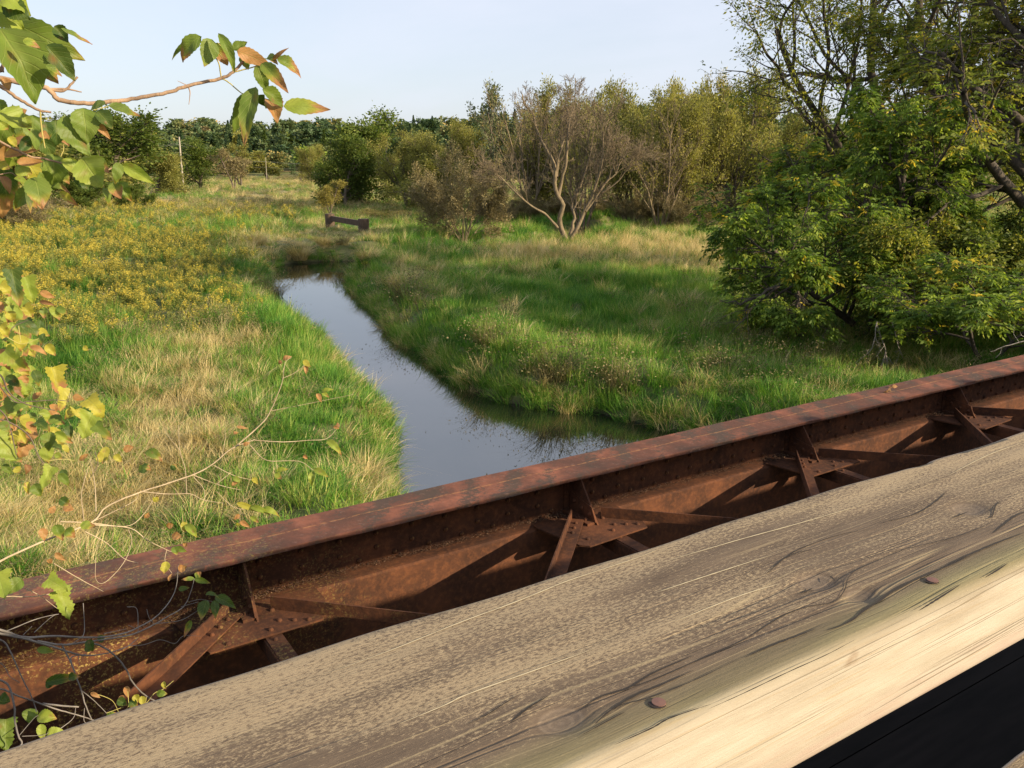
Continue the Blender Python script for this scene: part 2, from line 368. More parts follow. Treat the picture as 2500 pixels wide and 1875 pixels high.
# dirt heaped in the corner of the ledge
V = []; Fq = []; k = 0
for i in range(9000):
    u = random.uniform(-1.5, 11); b = min(BR, key=lambda q: abs(q - u)); heap = math.exp(-((u - b + .05) / .22) ** 2)
    v = VW - .004 - abs(random.gauss(0, .018 + .05 * heap)); s = random.uniform(.0025, .0065) * (1 + .5 * heap)
    if v < VL + .02 and heap < .5: continue
    z = ZL + random.random() * .010 + max(0, .022 - (VW - v) * .5) * random.random() + heap * .012 * random.random()
    a = random.uniform(0, 3); e1 = np.array([math.cos(a), math.sin(a), .3 * random.uniform(-1, 1)]) * s; e2 = np.array([-math.sin(a), math.cos(a), .6]) * s * .6; e3 = np.array([0, 0, s * .7])
    c = np.array([u, v, z]); V += [c - e1, c + e1, c + e2, c + e3 + e2 * .3]; Fq += [(k, k + 1, k + 3), (k + 1, k + 2, k + 3), (k + 2, k, k + 3)]; k += 4
mesh_obj('ledge_dirt', V, Fq, M['debris'], girder)['kind'] = 'stuff'
lost = {-3, }
for ki, b in enumerate(BR):
    # triangular bracket plate from flange edge to its wide foot
    mb = MB(); t = .006
    P = [(VW, ZT - .030), (VN + .03, ZT - .030), (VN + .015, ZT - .05), (4.262, ZL + .012), (4.262, ZL + .002), (VW, ZL + .002)]
    n = len(P)
    mb.add([(b - t, v, z) for v, z in P] + [(b + t, v, z) for v, z in P], [tuple(range(n))[::-1], tuple(range(n, 2 * n))] + [(i, (i + 1) % n, n + (i + 1) % n, n + i) for i in range(n)])
    # flange lip along the sloping edge
    e0 = np.array([b, VN + .015, ZT - .05]); e1 = np.array([b, 4.262, ZL + .004])
    # angle on the web side + doubler low on the plate
    lbox(mb, b - .052, b - .007, VW - .010, VW - .001, ZL + .004, ZT - .034)
    mb.add([(b - t - .007, 4.275, ZL + .03), (b - t - .007, 4.325, ZL + .125), (b - t - .007, VW - .02, ZL + .165), (b - t - .007, VW - .02, ZL + .03), (b - t - .0005, 4.275, ZL + .03), (b - t - .0005, 4.325, ZL + .125), (b - t - .0005, VW - .02, ZL + .165), (b - t - .0005, VW - .02, ZL + .03)], [(3, 2, 1, 0), (4, 5, 6, 7), (0, 1, 5, 4), (1, 2, 6, 5), (2, 3, 7, 6), (3, 0, 4, 7)])
    # foot angle
    lbox(mb, b - .075, b - .0065, 4.285, VW - .02, ZL + .008, ZL + .030)
    for z in (-2.20, -2.29): dome(mb, (b - .03, VW - .010, z), .016, nrm)
    for q in (4.35, 4.44): dome(mb, (b - .04, q, ZL + .030), .017, (0, 0, 1))
    for q, z in ((4.34, ZL + .07), (4.43, ZL + .085), (4.52, ZL + .11)): dome(mb, (b - t - .007, q, z), .016, (-1, 0, 0))
    br = mb.build('bracket', M['rust'], girder)
    # gusset plate
    mb = MB(); P = [(b - .38, VL + .03), (b - .38, VL - .01), (b - .30, 4.02 + .06), (b - .25, 4.03), (b + .27, 4.06), (b + .31, 4.16), (b + .33, VL + .03)]
    if ki % 2: P = [(b - .40, VL + .03), (b - .38, VL - .01), (b - .335, 4.19), (b - .30, 4.09), (b + .31, 4.10), (b + .40, 4.30), (b + .40, VL + .03)]
    n = len(P); z0, z1 = ZL + .0015, ZL + .0125
    mb.add([(p[0], p[1], z0) for p in P] + [(p[0], p[1], z1) for p in P], [tuple(range(n))[::-1], tuple(range(n, 2 * n))] + [(i, (i + 1) % n, n + (i + 1) % n, n + i) for i in range(n)][::1])
    for du, q in ((-.27, 4.21), (-.20, 4.12), (.03, 4.14), (.10, 4.21), (.17, 4.17), (.24, 4.13), (.1, 4.34), (.19, 4.30)): dome(mb, (b + du, q, z1), .017, (0, 0, 1), flat=.85)
    mb.build('gusset_plate', M['rust'], girder)
    # diagonal and cross bracing (steel angles)
    def angle_bar(name, p, q, zt, up, wd=.085, t=.009):
        p = np.array([*p, 0.]); q = np.array([*q, 0.]); dd = q - p; dd /= np.linalg.norm(dd); sN = np.cross([0, 0, 1], dd); L_ = np.linalg.norm(q - p)
        mb = MB(); mb.box(p + np.array([0, 0, zt]), dd * L_, sN * t, (0, 0, up)); mb.box(p + sN * t + np.array([0, 0, zt]), dd * L_, sN * wd, (0, 0, t))
        for s in (.08, .16, .24): dome(mb, p + dd * s + sN * wd * .55 + np.array([0, 0, zt + t]), .015, (0, 0, 1))
        return mb.build(name, M['rust'], girder)
    angle_bar('diagonal_brace', (b + .10, 4.36), (b + .10 + 2.1, 4.36 - 2.1), ZL + .014, .075)
    if ki % 2 == 1 or ki == 0: angle_bar('diagonal_brace', (b - .12, 4.42), (b - .12 - 2.1, 4.42 - 2.1), ZL + .026, .075)
    else: angle_bar('diagonal_brace', (b - .12, 4.42), (b - .12 - 2.1, 4.42 - 2.1), ZL + .026, .075)
    angle_bar('cross_brace', (b - .02, 4.30), (b - .02, 2.0), ZL - .014, -.09, .09)
# inner girder of the same span
inner = empty('inner_girder', (0, 0, 0), math.pi / 2 - AZ)
tag(inner, 'dark steel inner girder hidden in the shade under the footbridge deck', 'girder')
mb = MB(); lbox(mb, GU0, GU1, -.30, .12, -2.15, -2.12); mb.build('top_flange', M['rust'], inner)
mb = MB(); lbox(mb, GU0, GU1, -.10, -.085, -4.3, -2.152); mb.build('web', M['rust'], inner)
mb = MB(); lbox(mb, GU0, GU1, -.30, .12, -4.33, -4.302); mb.build('bottom_flange', M['rust'], inner)

# ------------------------------------------------------------------ timber railing and deck
KN = [  # knots on the cap: photo pixel, radius (m)
    ((1995, 1420), .015), ((2365, 1240), .017), ((1370, 1758), .015), ((2100, 1455), .012)]
RZ, RV0, RV1 = -.38, .372, .601
def cap_uv(px, py):
    r = ray(px, py); p = r * (RZ / r[2]); return p @ DU, p @ DV
kn = [(*cap_uv(*p), r) for p, r in KN]
def grain(u, v):
    g = v.copy(); ring = np.full_like(v, 9.)
    for ku, kv, r in kn:
        dx = (u - ku) * .42; dy = v - kv; rr = dx * dx + dy * dy
        g = g - dy * (r * 1.0) ** 2 / (rr + (r * 1.0) ** 2) * np.exp(-rr / (r * 5) ** 2)
        ring = np.minimum(ring, np.sqrt(((u - ku) * .75) ** 2 + dy * dy) / r)
    return g + .006 * np.sin(u * 1.7 + 1) + .0025 * np.sin(u * 4.3), ring
def timber(name, u0, u1, v0, v1, z0, z1, du, dn, mat, parent, ring=True, rad=.008):
    prof = []                            # (v, z, s) s = running distance, 0 on the top, grows past the near edge
    vs = list(np.linspace(v1 - rad, v0 + rad, dn))
    zs = list(np.linspace(z1 - rad, z0 + rad, max(6, dn // 2)))
    arc = lambda cv, cz, a0, a1: [(cv + rad * math.cos(a), cz + rad * math.sin(a)) for a in np.linspace(a0, a1, 5)[1:-1]]
    prof = [(v, z1) for v in vs] + arc(v0 + rad, z1 - rad, math.pi / 2, math.pi) + [(v0, z) for z in zs] + arc(v0 + rad, z0 + rad, math.pi, 1.5 * math.pi) + [(v0 + rad, z0), (v1 - rad, z0)] + arc(v1 - rad, z0 + rad, -math.pi / 2, 0) + [(v1, z0 + rad), (v1, z1 - rad)] + arc(v1 - rad, z1 - rad, 0, math.pi / 2)
    P = np.array(prof); n = len(P); us = np.arange(u0, u1, du); nu = len(us)
    U = np.repeat(us[:, None], n, 1); Vv = np.repeat(P[None, :, 0], nu, 0).copy(); Z = np.repeat(P[None, :, 1], nu, 0).copy()
    s = np.concatenate([[0], np.cumsum(np.hypot(np.diff(P[:, 0]), np.diff(P[:, 1])))])
    run = np.repeat((v1 - rad - s)[None, :], nu, 0)      # equals v on the top, continues down the face
    G, Rg = grain(U, run)
    face = np.clip((v0 + .008 + .004 * np.sin(U * 5) - run) / .017, 0, 1)
    topm = np.exp(-((run - (v0 + v1) / 2) / .12) ** 8)
    Z += topm * (.0015 * np.sin(U * 3.1) + .00022 * np.sin(G * 160 + U * 2)) * (P[None, :, 1] > z1 - .001)
    Z -= .004 * np.exp(-(Rg / 1.0) ** 4) * (P[None, :, 1] > z1 - .001)
    far = (P[None, :, 0] > v1 - rad * 1.2)
    Vv += far * (.0030 * np.sin(U * 2.9 + .6) + .0022 * np.sin(U * 9.7) + .0012 * np.sin(U * 31) - .005 * np.exp(-((U - 1.02) / .02) ** 2))
    i = (np.arange(nu - 1)[:, None] * n + np.arange(n)[None, :]); j = (np.arange(nu - 1)[:, None] * n + (np.arange(n)[None, :] + 1) % n)
    Fq = np.stack([i, j, j + n, i + n], -1).reshape(-1, 4)
    V = np.stack([U, Vv, Z], -1).reshape(-1, 3)
    e = len(V); 
    o = mesh_obj(name, V, Fq, mat, parent, True, attrs={'grain': np.stack([U, G, Rg], -1).reshape(-1, 3), 'face': np.stack([face, run, U], -1).reshape(-1, 3)})
    return o
def wood(name):
    m = Mat(name, .85); m.b.inputs['Specular IOR Level'].default_value = .25
    ga = m.attr('grain', 1); fa = N(m.nt, 'ShaderNodeSeparateXYZ'); m.L(m.attr('face', 1), fa.inputs[0])
    gs = N(m.nt, 'ShaderNodeSeparateXYZ'); m.L(ga, gs.inputs[0]); ringd = gs.outputs[2]; run = fa.outputs[1]
    big = m.noise(m.map(ga, (1.6, 9, 0)), 1.3, 4); mid = m.noise(m.map(ga, (5, 22, 0)), 2.2, 5, .65)
    fine = m.noise(m.map(ga, (5, 130, 0)), 3, 4, .6)
    spk = m.noise(m.map(m.attr('face', 1), (0, 190, 85)), 2.2, 8, .82, 0)
    c = m.ramp(mid, [(.25, (.070, .050, .035)), (.5, (.118, .086, .058)), (.75, (.170, .126, .083))])
    c = m.mix(m.ramp(fine, [(.4, .50), (.6, 0)]), c, (.13, .095, .064))
    # flecks where the grey skin has worn off, denser in big patches, along the far part of the top
    edge = m.math('MULTIPLY', m.math('SUBTRACT', run, .44), 1.1, clamp=False)
    fl = m.math('ADD', m.math('ADD', m.math('ADD', m.math('MULTIPLY', m.math('SUBTRACT', spk, .5), 1.5), .5), m.math('MULTIPLY', m.math('SUBTRACT', big, .52), .85)), edge)
    c = m.mix(m.ramp(fl, [(.54, 0), (.66, .8)]), c, (.35, .27, .165))
    # long pale lines and dark checks that follow the grain
    l1 = m.noise(m.map(ga, (.55, 34, 0)), 1.0, 2, .5)
    pale = m.ramp(m.math('ABSOLUTE', m.math('SUBTRACT', l1, .52)), [(.002, 1), (.010, 0)])
    pl = m.math('MULTIPLY', pale, m.ramp(m.noise(m.map(ga, (1.2, 8, 0), (4, 2, 0)), 1, 2), [(.42, 0), (.52, .4)]))
    c = m.mix(pl, c, (.46, .36, .20))
    l2 = m.noise(m.map(ga, (.5, 38, 0), (7.7, 3.3, 0)), 1.0, 3, .55)
    ck = m.ramp(m.math('ABSOLUTE', m.math('SUBTRACT', l2, .50)), [(.004, 1), (.018, 0)])
    nearm = m.math('MULTIPLY', m.math('SUBTRACT', .53, run), 9, clamp=True)
    ckm = m.math('MULTIPLY', m.math('MULTIPLY', ck, m.ramp(m.noise(m.map(ga, (2.0, 14, 0), (1, 5, 0)), 1, 3), [(.44, 0), (.52, 1)])), nearm)
    # knots: rings and a darker heart
    rn = m.math('SINE', m.math('MULTIPLY', ringd, 17)); kmask = m.ramp(ringd, [(.85 / 3, 1), (1.15 / 3, 0)])
    rr = N(m.nt, 'ShaderNodeMapRange'); rr.inputs[2].default_value = 3; m.L(ringd, rr.inputs[0])
    kmask = m.ramp(rr.outputs[0], [(.26, 1), (.38, 0)])
    kc = m.mix(m.ramp(rn, [(.0, 0), (.9, .5)]), (.13, .10, .075), (.22, .17, .125))
    c = m.mix(m.math('MULTIPLY', kmask, .60), c, kc)
    krim = m.ramp(m.math('ABSOLUTE', m.math('SUBTRACT', rr.outputs[0], .33)), [(.01, .75), (.05, 0)])
    c = m.mix(m.math('MULTIPLY', krim, m.ramp(mid, [(.4, .2), (.6, 1)])), c, (.11, .08, .055))
    # algae-green tinge at the rounded edge
    gr = m.math('MULTIPLY', m.ramp(m.math('ABSOLUTE', m.math('SUBTRACT', run, .386)), [(.004, .6), (.030, 0)]), m.ramp(big, [(.4, .35), (.6, 1)]))
    c = m.mix(gr, c, (.27, .25, .115))
    c = m.mix(m.math('MULTIPLY', ckm, .25), c, (.028, .02, .014))
    # fresh sheltered near face
    fb = m.noise(m.map(m.attr('face', 1), (0, 16, 3.2)), 2.0, 5, .6); fc = m.noise(m.map(m.attr('face', 1), (0, 160, 3)), 2.0, 3, .6)
    fcol = m.ramp(fb, [(.3, (.30, .255, .19)), (.55, (.385, .34, .265)), (.8, (.45, .405, .335))])
    fcol = m.mix(m.ramp(fc, [(.32, .55), (.44, 0)]), fcol, (.33, .25, .15))
    low = m.math('DIVIDE', m.math('SUBTRACT', .315, run), .035, clamp=True)
    fcol = m.mix(m.math('MULTIPLY', low, m.ramp(m.noise(m.map(m.attr('face', 1), (0, 90, 14)), 1, 4), [(.42, .25), (.6, .85)])), fcol, (.34, .25, .20))
    st = m.noise(m.map(m.attr('face', 1), (0, 26, 16), (0, 3, 1)), 1, 3)
    fcol = m.mix(m.ramp(st, [(.66, 0), (.76, .6)]), fcol, (.22, .155, .10))
    c = m.mix(fa.outputs[0], c, fcol)
    m.col(c)
    h = m.math('SUBTRACT', m.math('ADD', m.math('MULTIPLY', fine, .6), m.math('MULTIPLY', spk, .45)), m.math('MULTIPLY', ckm, 1.6))
    m.bump(h, .55, .0022)
    return m.m
M['wood'] = wood('weathered_timber')
rail = empty('timber_railing', (0, 0, 0), math.pi / 2 - AZ)
tag(rail, 'weathered grey timber railing with pale near face across the foreground', 'railing')
timber('rail_cap', -8, 24, RV0, RV1, -.478, RZ, .008, 60, M['wood'], rail)
timber('cap_shadow_board', -8, 24, .45, .59, -.567, -.4805, .05, 12, M['wood'], rail)  # unseen board added under the cap to lengthen its shadow on the web
timber('lower_rail', -8, 24, .372, .522, -1.225, -.868, .05, 12, M['wood'], rail)
timber('toe_rail', -8, 24, .372, .522, -1.615, -1.232, .05, 12, M['wood'], rail)
for pu in (-4.4, -2.0, 8.4, 10.8):
    mb = MB(); lbox(mb, pu, pu + .14, .602, .74, -1.9, -.40); mb.build('rail_post', M['wood'], rail, bevel=.004, attrs={'grain': np.zeros((8, 3)), 'face': np.tile([0, .5, 0], (8, 1))})
m = Mat('rusty_nail', .7); m.col((.15, .075, .055)); M['nail'] = m.m
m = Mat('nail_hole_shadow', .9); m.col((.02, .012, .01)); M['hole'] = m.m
for (px, py) in ((1608, 1722), (2276, 1422)):
    u, v = cap_uv(px, py); mb = MB()
    ring = [(u + .0052 * math.cos(a), v + .0052 * math.sin(a)) for a in np.linspace(0, 2 * math.pi, 17)[:-1]]
    mb.add([(a, b, RZ + .0012) for a, b in ring] + [(a, b, RZ + .0030) for a, b in ring] + [(u, v, RZ + .0034)], [(i, (i + 1) % 16, 16 + (i + 1) % 16, 16 + i) for i in range(16)] + [(16 + i, 16 + (i + 1) % 16, 32) for i in range(16)])
    nh = mb.build('nail_head', M['nail'], rail)
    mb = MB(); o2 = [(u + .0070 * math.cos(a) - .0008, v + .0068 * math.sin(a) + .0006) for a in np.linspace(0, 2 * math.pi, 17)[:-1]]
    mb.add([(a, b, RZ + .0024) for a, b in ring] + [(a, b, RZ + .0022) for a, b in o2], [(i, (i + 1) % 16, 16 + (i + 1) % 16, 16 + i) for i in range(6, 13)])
    mb.build('nail_hole', M['hole'], rail)
cq = lambda x, y: (1500 + x * .452, 1350 + y * .452); c6 = lambda x, y: (800 + x * .4069, 1100 + y * .4069); c7 = lambda x, y: (1600 + x * .4069, 850 + y * .4069)
CRK = [([cq(1140, 432), cq(1220, 405), cq(1290, 368), cq(1350, 318), cq(1430, 268), cq(1500, 218), cq(1600, 165), cq(1720, 112), cq(1840, 60), cq(1990, -10)], .0042), ([cq(700, 578), cq(800, 532), cq(900, 492), cq(1000, 455), cq(1090, 420)], .0030), ([cq(0, 868), cq(60, 830), cq(200, 790), cq(420, 705), cq(700, 570)], .0016), ([cq(-100, 790), cq(0, 762), cq(160, 715), cq(300, 660), cq(500, 570), cq(700, 480), cq(900, 355), cq(1050, 300), cq(1180, 275), cq(1240, 215), cq(1265, 140), cq(1330, 90), cq(1500, 20)], .0017),
       ([cq(1640, 325), cq(1740, 262), cq(1870, 178)], .0034), ([cq(2000, 142), cq(2060, 105), cq(2125, 62)], .0032), ([cq(820, 125), cq(880, 70), cq(950, 15), c7(900, 1200), c7(1100, 1130), c7(1300, 1090)], .0018), ([cq(1000, 230), cq(1040, 215), cq(1072, 198)], .0030), ([cq(1165, 135), cq(1190, 160)], .004), ([cq(500, 860), cq(700, 770), cq(930, 660), cq(1150, 560), cq(1300, 480)], .0015), ([cq(0, 1050), cq(200, 960), cq(300, 905), cq(520, 830)], .0022), ([cq(-200, 1010), cq(0, 900), cq(60, 870)], .0016),
       ([c6(1520, 1560), c6(1640, 1490), c6(1800, 1440), c6(1950, 1350), c6(2200, 1240)], .0028), ([c6(1600, 1659), c6(1700, 1570), c6(1850, 1480), c6(2000, 1420), c6(2200, 1330)], .0032), ([c6(1090, 1650), c6(1200, 1560), c6(1330, 1480)], .0026), ([c6(830, 1659), c6(950, 1600), c6(1060, 1530), c6(1150, 1475)], .0018),
       ([c7(660, 1370), c7(760, 1280), c7(860, 1235), c7(960, 1215)], .0018), ([c7(1340, 1060), c7(1560, 1000), c7(1680, 925), c7(1750, 860)], .0026), ([c7(1780, 1025), c7(1830, 1005), c7(1880, 985)], .0030), ([c7(1990, 1030), c7(2020, 1010), c7(2040, 950), c7(2070, 920)], .0026), ([c7(2020, 1120), c7(2080, 1070), c7(2160, 1010), c7(2230, 980)], .0034), ([c7(1330, 1250), c7(1600, 1190), c7(1860, 1120), c7(2040, 1040)], .0013), ([c7(1700, 1330), c7(1900, 1240), c7(2050, 1175), c7(2220, 1110)], .0030)]
m = Mat('crack_dark', .95); m.col((.022, .016, .011)); M['crack'] = m.m
PALE = [[cd_ for cd_ in (c6(0, 1345), c6(400, 1200), c6(800, 1040), c6(1100, 930), c6(1300, 850), c6(1450, 790), c6(1840, 660), c6(1990, 600))], [c6(430, 1650), c6(700, 1540), c6(850, 1470), c6(1300, 1310), c6(1600, 1200)], [c7(60, 1290), c7(500, 1160), c7(860, 1060), c7(1300, 930)], [c7(0, 1480), c7(300, 1380), c7(700, 1250)], [c7(1750, 770), c7(2000, 640), c7(2220, 560)], [c7(100, 1659), c7(500, 1500), c7(760, 1420)]]
m = Mat('raised_pale_grain', .85); m.col((.50, .41, .25)); M['pale'] = m.m
def on_top(px, wd, name, mat, lift):
    P = np.array([cap_uv(*p) for p in px]); P = smooth_poly(np.concatenate([P, np.zeros((len(P), 1))], 1), 8)[:, :2]; n = len(P)
    T = np.gradient(P, axis=0); T /= np.linalg.norm(T, axis=1, keepdims=True); Nn = np.stack([-T[:, 1], T[:, 0]], 1); q = np.linspace(0, 1, n)
    wv = wd * .62 * np.clip(np.sin(np.pi * q) ** .6, .04, 1) * (.55 + .45 * np.abs(np.sin(q * 23 + wd * 9000)) ) * .55
    z = RZ + .0015 * np.sin(P[:, 0] * 3.1) + lift
    V = np.concatenate([np.c_[P + Nn * wv[:, None], z], np.c_[P - Nn * wv[:, None], z]]); i = np.arange(n - 1)
    mesh_obj(name, V, np.stack([i, i + 1, i + 1 + n, i + n], 1), mat, rail)
for px, wd in CRK: on_top(px, wd, 'drying_crack', M['crack'], .0007)
for px in PALE: on_top(px, .0022, 'pale_grain_line', M['pale'], .0006)
deck = empty('bridge_deck', (0, 0, 0), math.pi / 2 - AZ)
tag(deck, 'plank deck of the footbridge below the timber railing', 'deck')
mb = MB(); u = -8
while u < 14:
    lbox(mb, u, u + .139, -3.2, .70, -1.66, -1.62 + random.uniform(-.002, .002)); u += .146
mb.build('planks', M['bark'], deck)
mb = MB(); 
for v in (-3.0, -1.2, .2): lbox(mb, -8, 14, v, v + .3, -2.1, -1.662)
mb.build('stringers', M['bark_dark'], deck)
m = Mat('gap_shade_black', .9); m.b.inputs['Specular IOR Level'].default_value = .1; m.col(m.ramp(m.noise(m.map(m.co.outputs['Object'], (1, 8, 8)), 3, 4), [(.3, (.004, .0035, .003)), (.7, (.010, .008, .007))])); mb = MB()  # near-black colour stands in for the deep shade below the rail
for v in (.53, .86, 1.19, 1.52): lbox(mb, -8, 24, v, v + .325, -2.32, -2.02)  # beams added only to fill the shaded gap with black
mb.build('gap_shade_beams', m.m, deck)

# ------------------------------------------------------------------ trees
def rot_about(v, ax, a):
    ax = ax / (np.linalg.norm(ax) + 1e-9); return v * math.cos(a) + np.cross(ax, v) * math.sin(a) + ax * (ax @ v) * (1 - math.cos(a))
class Grower:
    def __init__(s, seed, n, lr, ang, gnarl=.18, up=.08, start=.3, minr=.004, rr=.55, droop=0, seg=5, shape=None):
        s.r = np.random.default_rng(seed); s.n = n; s.lr = lr; s.ang = ang; s.gnarl = gnarl; s.up = up; s.start = start; s.minr = minr; s.rr = rr; s.droop = droop; s.seg = seg
        s.poly = []; s.tips = []; s.maxl = len(n)
    def grow(s, p, d, L_, r, lvl):
        p = np.array(p, float); d = np.array(d, float); d /= np.linalg.norm(d); k = s.seg if lvl < 2 else max(3, s.seg - 2)
        P = [p.copy()]; D = [d.copy()]
        for i in range(k):
            d = d + s.r.normal(0, s.gnarl, 3); d[2] += s.up - s.droop * (lvl >= s.maxl - 1); d /= np.linalg.norm(d)
            p = p + d * L_ / k; P.append(p.copy()); D.append(d.copy())
        last = lvl >= s.maxl
        rad = np.linspace(r, max(s.minr, r * (.15 if last else .45)), k + 1)
        s.poly.append((np.array(P), rad, lvl))
        if last: s.tips.append(np.array(P)); return
        nc = s.n[lvl]; ph = s.r.uniform(0, 6.28)
        for c in range(nc):
            t = s.start + (1 - s.start) * (c + s.r.uniform(.1, .9)) / nc; f = t * k; i = min(int(f), k - 1); q = P[i] + (P[i + 1] - P[i]) * (f - i)
            ax = np.cross(D[i], s.r.normal(0, 1, 3)); dd = rot_about(D[i], ax, R(s.ang[min(lvl, len(s.ang) - 1)]) * s.r.uniform(.7, 1.25))
            s.grow(q, dd, L_ * s.lr[min(lvl, len(s.lr) - 1)] * (1 - .45 * (t - s.start)) * s.r.uniform(.75, 1.2), max(s.minr, rad[i] * s.rr), lvl + 1)
def leaves(cent, size, dirs=None, tint=None, r=rng, asp=.5, upn=.6):
    n = len(cent); a = r.normal(0, 1, (n, 3)) if dirs is None else dirs + r.normal(0, .35, (n, 3))
    a /= np.linalg.norm(a, axis=1, keepdims=True)
    nn = r.normal(0, 1, (n, 3)); nn[:, 2] += upn; b = np.cross(nn, a); b /= np.linalg.norm(b, axis=1, keepdims=True) + 1e-9
    l = size * r.uniform(.6, 1.3, (n, 1)); w_ = l * asp
    V = np.stack([cent - a * l * .5, cent + b * w_ * .5 - a * l * .08, cent + a * l * .5, cent - b * w_ * .5 - a * l * .08], 1).reshape(-1, 3)
    Fq = np.arange(4 * n).reshape(-1, 4); T = np.repeat(tint if tint is not None else r.uniform(0, 1, n), 4)
    return V, Fq, T
def crown_from_tips(tips, per, size, spread, r, droop=0., asp=.5, clump=.5, yellow=0.):
    C = []; Dr = []; T = []
    for P in tips:
        k = r.poisson(per)
        if k == 0: continue
        t = r.uniform(0, 1, k) ** .7 * (len(P) - 1); i = np.minimum(t.astype(int), len(P) - 2); f = (t - i)[:, None]
        c = P[i] * (1 - f) + P[i + 1] * f; off = r.normal(0, spread, (k, 3)); c = c + off
        d = (P[-1] - P[0]); d = d / (np.linalg.norm(d) + 1e-9); dd = np.tile(d, (k, 1)) + off / (spread + 1e-6) * .5; dd[:, 2] -= droop
        C.append(c); Dr.append(dd); base = r.uniform(0, 1); tt = np.clip(base * clump + r.uniform(0, 1, k) * (1 - clump), 0, .97)
        if r.random() < yellow: tt[:] = 1
        T.append(tt)
    C = np.concatenate(C); Dr = np.concatenate(Dr); T = np.concatenate(T); return leaves(C, size, Dr, T, r, asp)
def bark_mesh(gr, name, mat, parent, thick=0., kbig=8, link=True, maxl=99):
    big = [(smooth_poly(P, 2), np.interp(np.linspace(0, 1, (len(P) - 1) * 2 + 1), np.linspace(0, 1, len(P)), r_)) for P, r_, l in gr.poly if l <= 1]
    small = [(P, np.maximum(r_, thick)) for P, r_, l in gr.poly if 1 < l <= maxl]
    V, Fq = tubes(big, kbig)
    if small:
        V2, F2 = tubes(small, 4); Fq = np.concatenate([Fq, F2 + len(V)]); V = np.concatenate([V, V2])
    return mesh_obj(name, V, Fq, mat, parent, True, link=link)
def fit(gr, H, W_=None):                # scale so the skeleton stands H high
    z = max(P[:, 2].max() for P, _, _ in gr.poly); s = H / z
    xy = np.percentile([np.abs(P[:, :2]).max() for P, _, _ in gr.poly], 93)
    sx = s if W_ is None else W_ / xy
    sc = np.array([sx, sx, s]); gr.poly = [(P * sc, r_, l) for P, r_, l in gr.poly]; gr.tips = [P * sc for P in gr.tips]

def crown_compound(tips, per, size, r, droop=.8, clump=.6, yellow=.04):
    C = []; Dr = []; T = []
    for P in tips:
        k = r.poisson(per); base = r.uniform(0, 1); yl = r.random() < yellow
        for _ in range(k):
            t = r.random() ** .7 * (len(P) - 1); i = min(int(t), len(P) - 2); c = P[i] + (P[i + 1] - P[i]) * (t - i) + r.normal(0, .05, 3)
            d = P[-1] - P[0]; d = d / (np.linalg.norm(d) + 1e-9) + r.normal(0, .55, 3); d[2] = d[2] * .4 - droop * r.uniform(.2, .9); d /= np.linalg.norm(d)
            sN = np.cross(d, [0, 0, 1.]); sN /= np.linalg.norm(sN) + 1e-9; tt = np.clip(base * clump + r.random() * (1 - clump), 0, .95)
            for a, o_ in ((0, 1.0), (1, .62), (-1, .62), (1, .28), (-1, .28)):
                dd = d + sN * a * .95 + np.array([0, 0, -.28]); dd /= np.linalg.norm(dd); C.append(c + d * size * 1.7 * o_ + dd * size * .45); Dr.append(dd * 2.5); T.append(1 if yl else np.clip(tt + r.normal(0, .06), 0, .96))
    return leaves(np.array(C), size, np.array(Dr), np.array(T), r, .40)
PROTO = {}
